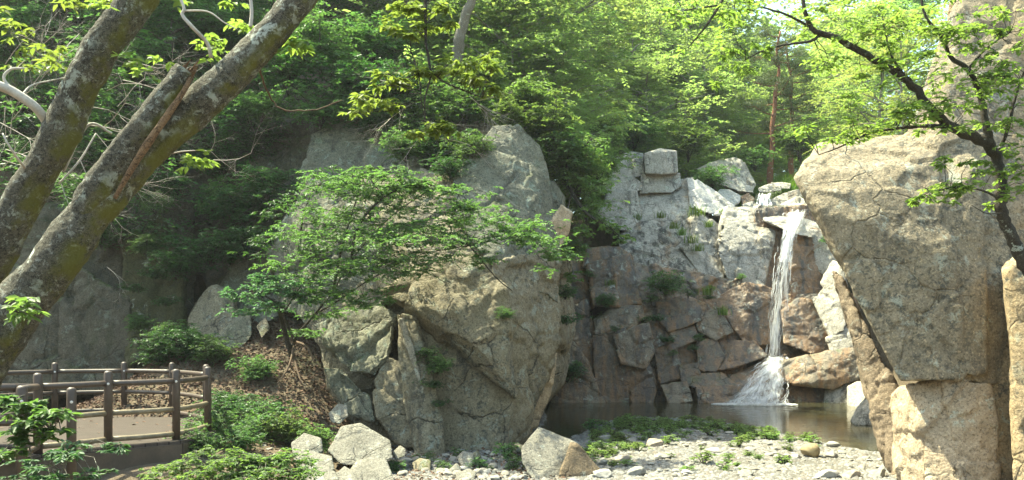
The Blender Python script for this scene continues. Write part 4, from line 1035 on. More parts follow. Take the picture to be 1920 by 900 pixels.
for k, px, Y, H, lb in (
    ('deep', 600, 29, 6, 'dark leafy tree on the shaded slope behind the limb of the thick leaning trunk'),
    ('deep', 690, 31, 7, 'dark leafy tree above the grey rock face left of the hanging branch'),
    ('mid', 745, 28, 5, 'bushy green tree directly behind the hanging sunlit branch'),
    ('mid', 810, 32, 8, 'green tree rising behind the lower end of the hanging sunlit branch'),
    ('deep', 560, 36, 8, 'dark tree high on the slope behind the tip of the thick leaning limb'),
    ('light', 880, 29, 9, 'light green tree on the cliff top just right of the hanging branch'),
    ('mid', 945, 27.5, 8.5, 'green tree rooted straight above the peak of the left cliff'),
    ('light', 1000, 30, 11, 'tall light green tree behind the peak of the left cliff'),
    ('light', 1035, 26.5, 4.5, 'low bushy tree on the right shoulder of the left cliff'),
    ('light', 1065, 25, 3.2, 'bright bushy tree overhanging the dark wet wall right of the left cliff'),
    ('light', 1095, 39, 3.6, 'green tree on the gully side between the left cliff and the cube boulder'),
    ('light', 1120, 40, 4.5, 'light green tree close behind the left end of the pale rock stack'),
    ('light', 1165, 45, 6, 'light green tree behind the pale blocks left of the cube boulder'),
    ('sun', 905, 36, 9, 'tall sunlit tree on the ridge above the peak of the left cliff'),
    ('light', 1050, 40, 5.5, 'tall light tree above the gully left of the waterfall'),
    ('light', 985, 42, 10, 'tall pale tree at the top of the frame over the left cliff'),
    ('mid', 850, 40, 9, 'green tree at the top of the ridge behind the dark slanting bare trunk'),
    ('light', 760, 42, 9, 'pale tree on the ridge line above the hanging branch'),
    ('light', 1225, 47, 9, 'light green tree behind the cube boulder'),
    ('light', 1262, 51, 10, 'light tree between the cube boulder and the long grey boulder'),
    ('light', 1200, 53, 11, 'wide light tree in the second row behind the cube boulder'),
    ('light', 1310, 53, 9, 'green tree behind the left end of the long grey boulder'),
    ('sun', 1345, 58, 10, 'yellow-green tree behind the right end of the long grey boulder'),
    ('sun', 1150, 56, 16, 'tall sunlit tree over the pale rock stack'),
    ('sun', 1240, 60, 18, 'tall yellow-green tree towering behind the cube boulder'),
    ('light', 1090, 52, 13, 'tall bright tree over the gully right of the left cliff'),
    ('light', 1215, 68, 20, 'tall pale tree left of the sky gap'),
    ('thin', 1180, 49, 11, 'slender leaning tree with bare lower trunk behind the rock stack'),
    ('thin', 1290, 50, 10, 'slender bare-stemmed tree between the two boulders above the wall'),
    ('light', 1390, 62, 9, 'light tree left of the pair of red pines'),
    ('light', 1420, 68, 10, 'green tree between the long grey boulder and the red pines'),
    ('sun', 1500, 66, 9, 'yellow-green tree right of the red pines'),
    ('light', 1545, 62, 10, 'pale tree right of the grass and above the edge of the overhanging rock'),
    ('light', 1470, 82, 12, 'far pale tree filling the gap behind the red pines'),
    ('light', 1370, 84, 17, 'far tall tree beneath the left of the sky gap'),
    ('sun', 1600, 54, 10, 'sunlit yellow-green tree directly above the top of the overhanging rock'),
    ('light', 1660, 48, 10, 'light green tree behind the fork of the twisted tree'),
    ('sun', 1690, 40, 9, 'bright tree left of the tall tan slab'),
    ('light', 1570, 80, 17, 'tall far tree right of the sky gap'),
    ('light', 1340, 100, 24, 'farthest pale tree left of the sky gap on the valley floor'),
    ('light', 1520, 105, 12, 'farthest pale tree under the sky gap on the valley floor'),
    ('light', 1430, 110, 11, 'farthest pale tree in the middle of the valley under the sky gap'),
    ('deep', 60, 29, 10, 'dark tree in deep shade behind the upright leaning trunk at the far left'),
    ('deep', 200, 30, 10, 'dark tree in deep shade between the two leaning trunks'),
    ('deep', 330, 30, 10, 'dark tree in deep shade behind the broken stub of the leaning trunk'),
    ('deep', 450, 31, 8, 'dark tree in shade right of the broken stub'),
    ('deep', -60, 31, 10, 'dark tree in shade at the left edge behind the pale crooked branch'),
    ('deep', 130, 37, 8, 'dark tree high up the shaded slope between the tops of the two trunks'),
    ('mid', 420, 38, 8, 'green tree high up the shaded slope above the broken stub'),
    ('light', 940, 50, 12, 'tall light tree at the top of the frame left of the tall pale one'),
    ('mid', 1010, 56, 18, 'tall green tree in the back row over the left cliff peak'),
    ('light', 1050, 64, 20, 'back-row light tree over the gully'),
    ('sun', 1120, 70, 24, 'back-row yellow-green tree over the pale rock stack'),
    ('light', 1190, 74, 26, 'back-row light tree straight above the cube boulder'),
    ('light', 1260, 80, 29, 'back-row light tree above the long grey boulder'),
    ('sun', 1262, 74, 22, 'back-row yellow-green tree at the left rim of the sky gap'),
    ('mid', 830, 50, 11, 'back-row green tree above the slanting bare trunk'),
    ('light', 700, 38, 8, 'light tree on the upper slope left of the hanging branch'),
    ('mid', 640, 35, 7, 'green tree on the upper slope between thick limb and hanging branch'),
    ('mid', 500, 29, 5, 'bushy green tree just under the tip of the thick limb'),
    ('deep', 380, 27.5, 4, 'low dark tree on the brow above the overhanging shelf'),
    ('mid', 270, 28, 4.5, 'low green tree on the brow between the trunks, right one'),
    ('deep', 100, 27.5, 4, 'low dark tree on the brow left of the thick limb base'),
    ('mid', 0, 28, 5, 'low green tree at the left edge above the pale crooked branch'),
    ('deep', 330, 34, 7, 'dark tree higher on the slope above the broken stub'),
    ('light', 1620, 70, 19, 'back-row pale tree right of the sky gap'),
    ('mid', 1700, 60, 13, 'back-row green tree beside the tall tan slab'),
    ('thin', 1225, 52, 13, 'slender pale-stemmed tree rising behind the cube boulder'),
    ('thin', 1330, 55, 13, 'slender pale-stemmed tree behind the middle of the long grey boulder'),
    ('thin', 1110, 44, 10, 'slender pale-stemmed tree above the left end of the rock stack'),
    ('thin', 1375, 60, 11, 'slender tree with bare stem left of the farther pine'),
    ('thin', 1010, 36, 10, 'slender tree on the ridge just behind the cliff peak'),
    ('light', 1350, 95, 18, 'far tall pale tree closing the left side of the sky gap'),
    ('light', 1530, 98, 17, 'far tall pale tree closing the right side of the sky gap'),
    ('mid', 1235, 95, 32, 'farthest tall tree at the top of the frame over the cube boulder'),
    ('light', 1130, 92, 32, 'farthest tall tree at the top of the frame over the left rock stack'),
    ('light', 1245, 96, 30, 'farthest tall tree at the top of the frame over the long grey boulder'),
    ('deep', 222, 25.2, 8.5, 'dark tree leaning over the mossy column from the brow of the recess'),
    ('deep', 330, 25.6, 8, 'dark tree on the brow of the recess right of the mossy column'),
    ('pine', 1457, 50, 9.5, 'red-trunked pine above the grass, left one of the pair'),
    ('pine', 1484, 51, 8.8, 'red-trunked pine above the grass, leaning right one of the pair'),
    ('pine', 1420, 78, 12, 'farther pine with a sparse grey crown left of the two red trunks'),
):
    place_tree(k, px, Y, H, lb, py={(1065, 25): 425, (1095, 39): 400, (1035, 26.5): 330, (1000, 30): 310, (1010, 36): 290, (1050, 40): 385}.get((px, Y)), wide=1.12 if k != 'thin' else 1.0)

# ------------------------------------------------------------------ shrubs and plants
SH = {
    'light': proto_shrub('leafy_shrub', 31, 1.5, 1.1, 'leaf_light', .10, .06, nst=9, nsp=6, ntw=8),
    'mid': proto_shrub('leafy_shrub', 32, 1.4, 1.2, 'leaf_mid', .10, .06, nst=9, nsp=6, ntw=8),
    'deep': proto_shrub('leafy_shrub', 33, 1.3, 1.2, 'leaf_deep', .10, .06, nst=9, nsp=6, ntw=8),
    'small': proto_shrub('small_plant', 34, .6, .45, 'leaf_mid', .075, .05, nst=6, nsp=3, ntw=5, nlf=6, cat='plant'),
    'creeper': proto_shrub('creeper', 35, .25, .6, 'leaf_deep', .07, .055, nst=7, nsp=3, ntw=5, nlf=6, cat='creeper', hang=.5),
}
SU = set()


def put(kind, loc, s_, label, group=None, sz=None, tilt=None):
    src = SH[kind]; sc = (s_, s_, s_ if sz is None else sz); rz = random.uniform(0, 6.28)
    if kind not in SU:
        SU.add(kind); o = src; o.location = loc; o.scale = sc; o.rotation_euler = (0, 0, rz); o['label'] = label
        if group: o['group'] = group
    else:
        o = copy_tree(src, loc, rz, sc, label, group)
    return o


CP = 'shrubs on the cliffs and slopes'
for k, px, py, Y, s_, lb in (
    ('deep', 60, 330, 24, 1.0, 'dark shrub in the shade between the left frame edge and the upright trunk'),
    ('deep', 215, 330, 24, 1.0, 'dark shrub seen between the two leaning trunks'),
    ('deep', 300, 380, 23.5, .8, 'dark shrub hanging over the top of the mossy column'),
    ('mid', 290, 400, 22.6, .5, 'small fresh green shrub on the mossy column just right of the thick trunk'),
    ('deep', 470, 240, 24.4, .9, 'dark shrub on the overhanging shelf right of the broken stub'),
    ('mid', 490, 225, 23.6, .7, 'green shrub on the shelf left of the grey lichened face'),
    ('deep', 540, 170, 24, 1.2, 'dark shrub at the top of the recess below the thick limb'),
    ('mid', 600, 130, 24.2, 1.2, 'broad-leaved green shrub above the grey lichened face'),
    ('mid', 560, 90, 25, 1.1, 'green shrub beside the tip of the thick limb'),
    ('deep', 660, 190, 24, 1.1, 'dark shrub on the brow of the grey face left of the hanging branch'),
    ('deep', 740, 215, 23.6, 1.2, 'dark shrub on the brow of the grey face behind the hanging branch'),
    ('mid', 700, 120, 26, 1.3, 'green shrub on the slope behind the upper part of the hanging branch'),
    ('mid', 600, 235, 23.4, 1.0, 'green shrub hanging over the left brow of the grey lichened face'),
    ('deep', 700, 250, 22.9, .8, 'dark shrub low on the brow of the grey lichened face'),
    ('mid', 820, 225, 24, 1.1, 'green shrub on the brow between the grey face and the cliff peak'),
    ('mid', 760, 300, 21.9, .7, 'small green shrub on the step below the notch of the cliff'),
    ('deep', 490, 300, 24.8, .9, 'dark shrub on the shaded rock left of the grey lichened face'),
    ('deep', 460, 480, 22.8, .8, 'dark shrub over the boulder twins at the head of the slope'),
    ('mid', 790, 260, 23, 1.0, 'green shrub in the notch left of the cliff peak'),
    ('deep', 830, 300, 22.2, .8, 'dark shrub low in the notch left of the cliff peak'),
    ('mid', 870, 230, 23, .9, 'green shrub close to the left side of the cliff peak'),
    ('light', 900, 205, 24, 1.1, 'light shrub crowning the slope left of the cliff peak'),
    ('light', 985, 235, 23.4, 1.0, 'light shrub at the top edge just right of the cliff peak'),
    ('light', 1030, 290, 22.8, 1.1, 'light shrub on the right shoulder of the cliff'),
    ('mid', 1058, 330, 23, 1.1, 'green shrub clinging to the right edge of the cliff under the shoulder'),
    ('light', 1085, 370, 24, 1.1, 'light shrub beside the warm orange strip of the cliff edge'),
    ('light', 1098, 420, 24, .7, 'bright shrub hanging over the dark wall right of the warm orange edge'),
    ('mid', 30, 120, 27, 1.5, 'green shrub on the slope left of the upright trunk near the top'),
    ('deep', 130, 60, 29, 1.6, 'dark shrub high behind the upright trunk'),
    ('mid', 240, 90, 28, 1.6, 'green shrub on the slope just right of the upright trunk'),
    ('deep', 290, 150, 27, 1.5, 'dark shrub on the slope above the broken stub'),
    ('mid', 350, 60, 29, 1.7, 'green shrub on the slope below the thick limb near the top'),
    ('deep', 420, 120, 27.5, 1.5, 'dark shrub on the slope just under the thick limb'),
    ('mid', 250, 210, 26, 1.3, 'green shrub between trunk and stub in the shade'),
    ('deep', 400, 210, 26, 1.3, 'dark shrub on the slope right of the stub end'),
    ('mid', 30, 220, 26, 1.4, 'green shrub behind the pale crooked branch at the left edge'),
    ('deep', 10, 300, 25, 1.3, 'dark shrub below the pale crooked branch at the left edge'),
    ('mid', 340, 290, 25, 1.0, 'green shrub behind the bare twig tip on the shaded slope'),
    ('deep', 250, 280, 25.4, 1.1, 'dark shrub between the two trunks at the height of the bare twigs'),
    ('mid', 170, 400, 23, .8, 'green shrub showing between the trunks above the rock slab'),
    ('mid', 420, 400, 23.6, .8, 'green shrub on the shaded wall below the overhanging shelf'),
    ('deep', 345, 690, 20.6, .7, 'dark bush on the littered slope just behind the deck railing'),
    ('mid', 400, 690, 20.3, .6, 'green bush in the middle of the littered slope'),
    ('deep', 300, 700, 20.8, .7, 'dark bush at the left end of the littered slope behind the deck'),
    ('mid', 480, 700, 19.6, .5, 'small green bush on the littered slope left of the roots'),
    ('mid', 885, 300, 21.2, .6, 'small green shrub on the left shoulder of the cliff peak'),
    ('deep', 845, 335, 20.9, .5, 'small dark shrub at the foot of the left shoulder of the cliff peak'),
    ('light', 955, 240, 22.2, .6, 'small light shrub right on top of the cliff peak'),
    ('sun', 0, 0, 0, 0, ''),
    ('mid', 1075, 480, 23.4, .45, 'green shrub hanging down the corner between cliff and dark wet wall'),
    ('mid', 1060, 560, 23.4, .35, 'lower green shrub in the corner between cliff and dark wet wall'),
    ('light', 1120, 340, 30, 1.2, 'light shrub left of the pale rock stack'),
    ('light', 1130, 290, 36, 1.5, 'light shrub above the left end of the pale rock stack'),
    ('mid', 1190, 280, 43.5, 1.5, 'green shrub just behind the cube boulder'),
    ('light', 1290, 300, 44, 1.5, 'light shrub filling the gap between cube boulder and long grey boulder'),
    ('mid', 1335, 352, 42.2, 1.0, 'white-flecked green shrub in front of the long grey boulder'),
    ('mid', 1415, 318, 48, 1.1, 'green shrub behind the lower end of the long grey boulder'),
    ('light', 1500, 300, 48, 1.6, 'light shrub behind the grass beside the overhanging rock'),
    ('mid', 1248, 552, 36.6, .9, 'bright green shrub on the dark wall in the middle of the rock face'),
    ('mid', 1135, 575, 36.1, .5, 'small green shrub on the wet block at the left of the wall'),
    ('deep', 1064, 715, 34.4, .7, 'small dark shrub just above the pool at the left end of the wall'),
    ('deep', 395, 500, 22.8, .9, 'dark shrub above the pile of angular boulders in the recess'),
    ('deep', 330, 520, 22.3, .7, 'dark shrub on the right side of the mossy column'),
    ('mid', 320, 660, 21.4, .7, 'green shrub at the foot of the mossy column'),
    ('mid', 275, 480, 22.3, .5, 'small shrub in the middle of the mossy column'),
    ('mid', 260, 620, 22.2, .4, 'small light shrub low on the mossy column'),
    ('deep', 190, 460, 22.9, .8, 'dark shrub right of the thick trunk above the rock slab'),
    ('deep', 440, 420, 23.3, .9, 'dark shrub on the shaded wall left of the fanning maple'),
    ('deep', 500, 370, 23, .8, 'dark shrub under the overhanging shelf'),
    ('deep', 420, 330, 24.4, .9, 'dark shrub in the shaded wall above the bare twig tip'),
    ('mid', 820, 700, 17.9, .35, 'small fern-like plant in the crease beside the slanting buttress'),
    ('mid', 945, 600, 18.2, .25, 'tiny plant on the orange ledge of the cliff'),
):
    if s_:
        loc = P(px, py, Y)
        if 'littered slope' in lb and py > 680: loc[2] = float(terrain(loc[0], Y)[0])
        put({'sun': 'light'}.get(k, k), loc, s_, lb, CP)

for px, py, Y, s_, lb in (
    (800, 665, 17.95, .55, 'upper creeper in the vertical crease of the cliff'),
    (812, 725, 17.8, .5, 'middle creeper in the vertical crease of the cliff'),
    (825, 760, 17.75, .4, 'lowest creeper in the vertical crease of the cliff'),
    (250, 545, 22.3, .7, 'creeper over the upper left of the mossy column'),
    (310, 570, 22.2, .7, 'creeper over the right side of the mossy column'),
    (290, 520, 22.2, .8, 'creeper across the top third of the mossy column'),
    (1062, 605, 23.3, .8, 'creeper hanging down the cliff corner above the pool'),
    (1230, 600, 36.4, .8, 'creeper beneath the bright shrub on the dark wall'),
    (1250, 640, 36, .8, 'creeper trailing over the wet ledges in the wall centre'),
    (1300, 655, 35.8, .6, 'creeper on the small ledges left of the cascade'),
    (1330, 560, 37, .6, 'creeper on the ledge under the white diagonal slab'),
):
    put('creeper', P(px, py, Y), s_, lb, 'creepers on the rock')

for px, py, Y, s_, lb in ((1290, 556, 36.6, .8, 'small plant on the ledge right of the bright shrub in the wall centre'), (1332, 548, 37.2, .7, 'small plant under the lower end of the pale diagonal slab'), (1210, 606, 35.8, .7, 'small plant in the joint right of the cubic wet block'),
                     (1222, 568, 36.4, .8, 'small plant in the vertical joint left of the bright shrub'), (1310, 640, 36, .7, 'small plant on the middle step left of the cascade'), (1105, 520, 37, .7, 'small plant at the top of the wet columns'), (1262, 668, 35.5, .6, 'small plant on the lowest dark step'),
                     (1152, 622, 35.3, .6, 'small plant on top of the big wet buttress'), (1390, 524, 38, .6, 'small plant in the seam above the orange slab'), (1550, 455, 38.3, .8, 'small plant on the tan face right of the waterfall'), (1080, 690, 34.6, .7, 'small plant on the slanting slab at the left end of the wall')):
    put('small', P(px, py, Y), s_, lb, 'small plants in the joints of the wall')

# layered shrub spreading over the cliff face, rooted on the leaf-littered slope
custom_tree('spreading_tree', 'dark green layered tree spreading its branches across the cliff from the littered slope', 'tree', P(548, 655, 18.9),
            [[(545, 668, 19.4, .04), (556, 630, 19.2, .032), (590, 590, 18.9, .026), (625, 545, 18.6, .02), (650, 500, 18.4, .016), (690, 450, 18.1, .012), (740, 400, 17.8, .014), (800, 360, 17.6, .008)],
             [(590, 590, 18.9, .02), (640, 560, 18.4, .016), (700, 520, 18.0, .012), (780, 480, 17.7, .009), (880, 460, 17.4, .012), (990, 440, 17.4, .007)],
             [(625, 545, 18.5, .03), (640, 470, 18.2, .024), (660, 400, 18, .018), (680, 340, 17.9, .01)],
             [(545, 660, 19, .06), (530, 610, 18.7, .05), (520, 580, 18.5, .03), (490, 560, 18.3, .02)],
             [(880, 460, 17.1, .018), (930, 520, 17.6, .014), (960, 545, 17.9, .008)]],
            [(a_, b_, c_, d_ * 1.15, int(e_ * .9 + .5)) for a_, b_, c_, d_, e_ in [(700, 335, 17.6, 55, 6), (760, 345, 17.4, 60, 8), (820, 365, 17.3, 50, 7), (860, 385, 17.2, 35, 4), (650, 370, 17.7, 60, 7), (610, 400, 17.9, 50, 5), (700, 400, 17.5, 70, 8), (790, 410, 17.3, 70, 8),
             (640, 450, 17.7, 60, 7), (720, 460, 17.4, 70, 8), (800, 465, 17.2, 60, 7), (870, 440, 17.1, 60, 7), (940, 420, 17.1, 55, 7), (1000, 430, 17.2, 50, 6), (1040, 455, 17.4, 40, 4), (930, 460, 17, 50, 5), (990, 470, 17.2, 40, 3),
             (600, 500, 17.8, 55, 5), (670, 520, 17.5, 55, 5), (740, 490, 17.2, 50, 5), (590, 555, 18, 40, 3), (650, 565, 17.7, 40, 3), (870, 480, 17, 40, 3), (700, 545, 17.4, 35, 2), (660, 420, 17.5, 70, 6), (560, 440, 18.2, 45, 4), (580, 480, 18, 45, 4), (840, 420, 17.1, 60, 6), (900, 400, 17.2, 45, 4), (760, 520, 17.2, 45, 4), (640, 500, 17.6, 55, 5), (690, 470, 17.4, 60, 5), (960, 440, 17, 45, 4), (620, 350, 17.6, 50, 5), (580, 420, 17.9, 50, 5), (545, 500, 18, 40, 3), (620, 560, 17.8, 45, 4), (720, 430, 17.1, 70, 7), (780, 440, 17, 70, 7), (850, 455, 16.9, 60, 6), (700, 500, 17, 60, 6), (780, 500, 16.9, 50, 4), (1050, 480, 17.4, 35, 3), (920, 500, 17.2, 35, 2), (670, 560, 17.4, 40, 3), (600, 580, 18.2, 45, 5), (570, 620, 18.6, 35, 4), (640, 540, 17.9, 45, 5), (740, 380, 17, 60, 6), (660, 350, 17.3, 45, 4)]],
            'spray_leaf', .075, .036, seed=41, ntw=11, nlf=11, twr=.0025, flat=.25, droop=.15)
custom_tree('spreading_tree', 'bright green spray-leaved sapling in front of the upper cliff face above the dark layered tree', 'tree', P(660, 480, 17.3),
            [[(655, 520, 17.5, .03), (670, 430, 17.2, .026), (720, 370, 17, .02), (790, 345, 16.9, .014), (860, 365, 16.9, .008)], [(720, 370, 17, .014), (690, 330, 17, .008)]],
            [(690, 322, 17, 40, 5), (740, 335, 17, 45, 7), (790, 350, 16.9, 45, 7), (835, 365, 16.8, 40, 6), (868, 385, 16.8, 26, 3), (720, 365, 16.9, 40, 4)], 'leaf_mid', .08, .04, seed=42, ntw=9, nlf=9, flat=.25)
custom_tree('hanging_shrub', 'dark loose shrub hanging between the layered tree and the shaded recess on its left', 'shrub', P(560, 400, 21.4),
            [[(560, 470, 21.6, .03), (570, 400, 21, .02), (590, 350, 20.8, .01)], [(560, 450, 21.4, .02), (520, 440, 20.8, .01)], [(565, 420, 21.2, .02), (620, 420, 20.4, .01)]],
            [(590, 345, 20.8, 55, 6), (640, 330, 20.6, 45, 4), (540, 380, 20.9, 50, 5), (510, 440, 20.8, 50, 5), (560, 470, 20.6, 50, 5), (610, 420, 20.4, 50, 5), (530, 520, 20.6, 40, 4), (480, 400, 21, 40, 3), (590, 530, 20, 40, 3)], 'leaf_deep', .10, .05, seed=49, ntw=7, nlf=8, hang=.3)
custom_tree('maple_sapling', 'fan-shaped fresh green maple in front of the angular boulders on the littered slope', 'tree', P(540, 640, 18.6),
            [[(552, 640, 18.8, .04), (530, 590, 18.4, .03), (505, 560, 18, .02), (480, 545, 17.9, .012)], [(530, 590, 18.4, .02), (555, 550, 18, .014), (570, 530, 17.9, .008)]],
            [(500, 540, 17.8, 45, 7), (460, 550, 17.9, 35, 5), (540, 535, 17.8, 40, 6), (520, 570, 17.9, 45, 6), (470, 580, 18, 35, 4), (560, 560, 18, 35, 4), (500, 520, 17.9, 30, 4)], 'leaf_blue', .08, .044, seed=43, ntw=9, nlf=9, flat=.25)

# bright tree hanging over the corner of the cliff
custom_tree('overhanging_tree', 'bright green tree drooping over the corner where the cliff meets the wet wall', 'tree', P(1070, 330, 23),
            [[(1060, 330, 23.6, .07), (1072, 360, 22.8, .05), (1100, 400, 22.3, .035), (1140, 425, 22, .02), (1170, 450, 22, .01)], [(1060, 330, 23.6, .05), (1080, 290, 23.2, .04), (1110, 260, 23, .02)], [(1072, 360, 22.8, .03), (1060, 420, 22.2, .02), (1065, 480, 22.2, .01)]],
            [(1100, 385, 22.4, 45, 7), (1140, 425, 22.1, 38, 6), (1165, 448, 22, 25, 3), (1085, 430, 22.2, 40, 6), (1070, 470, 22.2, 35, 5), (1060, 520, 22.4, 25, 3), (1075, 340, 22.8, 50, 7), (1100, 300, 23, 50, 7), (1050, 300, 23, 50, 6), (1120, 350, 22.6, 40, 5)],
            'leaf_light', .11, .055, seed=44, ntw=6, nlf=8, hang=.4)

# branch hanging into the picture from above
custom_tree('hanging_branch', 'yellow-green sunlit branch hanging down from the top of the frame before the cliff', 'branch', P(800, -60, 7.6),
            [[(803, -80, 7.6, .016), (798, 20, 7.6, .0145), (799, 80, 7.6, .013), (806, 125, 7.6, .012), (806, 150, 7.55, .009), (796, 190, 7.5, .008), (800, 250, 7.5, .005)],
             [(806, 130, 7.6, .009), (830, 152, 7.55, .008), (870, 170, 7.5, .006), (905, 183, 7.5, .004)],
             [(772, 100, 7.7, .006), (785, 140, 7.6, .006), (790, 190, 7.55, .005), (796, 225, 7.5, .004)],
             [(790, 225, 7.5, .006), (820, 235, 7.4, .005), (845, 270, 7.4, .003)]],
            [(745, 25, 7.7, 34, 4), (785, 50, 7.7, 26, 3), (835, 20, 7.6, 24, 3), (740, 55, 7.6, 26, 3), (775, 68, 7.5, 22, 2), (850, 120, 7.6, 30, 4), (820, 135, 7.6, 24, 3), (895, 115, 7.5, 30, 4), (935, 122, 7.5, 14, 1), (905, 160, 7.5, 28, 4), (880, 150, 7.5, 24, 3), (918, 172, 7.5, 14, 1),
             (760, 150, 7.6, 32, 4), (725, 150, 7.6, 28, 3), (780, 130, 7.6, 24, 2), (700, 195, 7.6, 34, 4), (670, 212, 7.6, 20, 2), (735, 195, 7.6, 20, 2), (815, 230, 7.4, 32, 5), (780, 245, 7.4, 28, 3), (850, 238, 7.4, 24, 3), (840, 45, 7.6, 22, 2), (770, 10, 7.6, 30, 3)],
            'leaf_sun', .082, .036, seed=45, ntw=4, nlf=6, twr=.002, hang=.35, droop=.25, limb='branch', sides=7,
            twigs=[((796, 230, 7.5), (1, .1, -.25), .32, 3, .004), ((880, 180, 7.5), (.8, 0, -.6), .3, 3, .004), ((780, 190, 7.6), (-1, .1, -.25), .42, 3, .004), ((800, 245, 7.5), (-.6, .1, -.5), .3, 3, .003), ((900, 200, 7.5), (.8, .2, -.4), .22, 3, .003), ((800, 250, 7.5), (.9, .1, -.5), .4, 3, .004), ((770, 160, 7.6), (-1, 0, .4), .3, 2, .003), ((890, 190, 7.5), (.9, .1, .5), .25, 2, .003)])
custom_tree('bare_branch', 'dark slanting bare trunk at the top of the frame right of the hanging branch', 'tree', P(880, 80, 25), [[(850, 140, 25.5, .2), (862, 70, 25, .16), (884, 0, 24.6, .13), (900, -60, 24.4, .11)]], [(870, -20, 24.5, 40, 3)], 'leaf_mid', .1, .06, bark='bark_grey', seed=46)

# twisted tree on the right
custom_tree('twisted_tree', 'thin twisted tree with dark branches and bright leaves in front of the overhanging rock', 'tree', P(1935, 520, 12.3),
            [[(1948, 540, 12.3, .11), (1920, 490, 12.3, .095), (1896, 440, 12.2, .085), (1880, 400, 12.15, .082), (1879, 350, 12.1, .08), (1868, 300, 12.1, .076), (1848, 268, 12, .075), (1795, 244, 11.9, .068), (1755, 214, 11.8, .06), (1700, 150, 11.6, .052), (1640, 112, 11.5, .045), (1570, 72, 11.3, .042), (1528, 58, 11.2, .035), (1512, 30, 11.2, .028), (1500, -30, 11.2, .02)],
             [(1862, 285, 12, .055), (1850, 240, 12, .05), (1838, 180, 12, .042), (1815, 130, 11.9, .036), (1785, 110, 11.9, .03), (1765, 70, 11.8, .024), (1735, 30, 11.8, .018), (1725, -20, 11.8, .012)],
             [(1785, 240, 11.9, .035), (1745, 236, 11.8, .028), (1690, 240, 11.7, .022), (1630, 250, 11.6, .016), (1570, 278, 11.6, .01), (1535, 290, 11.6, .006)],
             [(1545, 62, 11.25, .022), (1515, 78, 11.2, .018), (1470, 84, 11.1, .014), (1420, 100, 11, .009), (1370, 130, 11, .005)],
             [(1540, 62, 11.3, .02), (1480, 30, 11.2, .015), (1420, 10, 11.1, .01), (1380, -10, 11, .006)],
             [(1880, 380, 12.1, .02), (1850, 360, 11.9, .015), (1800, 350, 11.7, .01), (1745, 360, 11.6, .005)],
             [(1878, 400, 12.1, .012), (1850, 400, 11.9, .008), (1822, 385, 11.9, .004)],
             [(1868, 300, 12.1, .03), (1890, 240, 11.9, .024), (1905, 180, 11.8, .018), (1925, 120, 11.7, .012)],
             [(1700, 150, 11.6, .02), (1670, 100, 11.4, .014), (1655, 40, 11.3, .008)], [(1815, 130, 11.9, .02), (1850, 90, 11.8, .014), (1895, 60, 11.7, .008)]],
            [(a_, b_, c_, d_, max(1, int(e_ * .68 + .3))) for a_, b_, c_, d_, e_ in [(1540, 30, 11.2, 50, 6), (1600, 40, 11.2, 55, 7), (1660, 40, 11.3, 55, 7), (1720, 50, 11.5, 50, 6), (1600, 85, 11.3, 45, 4), (1660, 90, 11.3, 50, 5), (1720, 110, 11.5, 50, 5), (1750, 60, 11.6, 45, 5), (1800, 90, 11.7, 45, 4), (1770, 150, 11.7, 50, 5),
             (1680, 130, 11.4, 40, 3), (1390, 10, 11, 40, 3), (1370, 40, 11, 40, 4), (1440, 100, 11, 25, 1), (1390, 130, 10.9, 40, 4), (1360, 100, 10.9, 40, 4), (1350, 160, 10.9, 30, 2),
             (1740, 190, 11.6, 50, 5), (1690, 185, 11.5, 40, 3), (1620, 225, 11.5, 45, 4), (1570, 250, 11.5, 40, 4), (1520, 245, 11.5, 35, 3), (1680, 225, 11.6, 45, 4), (1740, 225, 11.7, 40, 3), (1830, 200, 11.7, 45, 4), (1800, 225, 11.7, 40, 3), (1880, 130, 11.6, 50, 4), (1900, 60, 11.6, 50, 4), (1860, 60, 11.6, 40, 3),
             (1890, 210, 11.6, 50, 5), (1740, 20, 11.6, 50, 5), (1910, 230, 11.5, 55, 6), (1870, 170, 11.6, 45, 5), (1900, 100, 11.5, 50, 5), (1830, 120, 11.6, 45, 4), (1800, 40, 11.6, 45, 4), (1910, 310, 11.7, 40, 4), (1850, 320, 11.7, 35, 4), (1770, 345, 11.6, 36, 4), (1810, 365, 11.6, 30, 3), (1890, 370, 11.9, 35, 3), (1780, 40, 11.6, 45, 4), (1740, 130, 11.5, 50, 5), (1760, 200, 11.5, 45, 4), (1700, 215, 11.4, 45, 5), (1640, 235, 11.4, 40, 4), (1600, 190, 11.3, 40, 3), (1560, 130, 11.2, 45, 4), (1640, 160, 11.3, 40, 3), (1880, 20, 11.6, 55, 5), (1915, 150, 11.6, 45, 4), (1850, 150, 11.6, 45, 4), (1910, 280, 11.7, 45, 4), (1860, 225, 11.7, 40, 3), (1905, 350, 11.9, 35, 3), (1790, 350, 11.6, 40, 4), (1740, 365, 11.5, 32, 4), (1715, 375, 11.5, 20, 2), (1830, 350, 11.7, 35, 3), (1795, 310, 11.7, 30, 3), (1760, 300, 11.6, 20, 2), (1880, 345, 11.9, 30, 2), (1840, 310, 11.8, 25, 2)]],
            'leaf_sun', .09, .046, seed=47, ntw=5, nlf=7, twr=.003, hang=.2, flat=.35)
custom_tree('hanging_branch', 'leafy branch reaching in from the top edge beside the sky gap', 'branch', P(1340, -60, 10.5),
            [[(1400, -80, 10.6, .03), (1360, -10, 10.5, .022), (1330, 40, 10.4, .014), (1290, 90, 10.4, .007)], [(1345, 10, 10.4, .012), (1280, 20, 10.4, .006)]],
            [(1330, 10, 10.4, 50, 5), (1280, 20, 10.4, 40, 4), (1370, 20, 10.5, 40, 3), (1310, 70, 10.4, 30, 2)], 'leaf_sun', .085, .042, seed=48, ntw=4, nlf=6, twr=.0025, limb='branch', hang=.25)

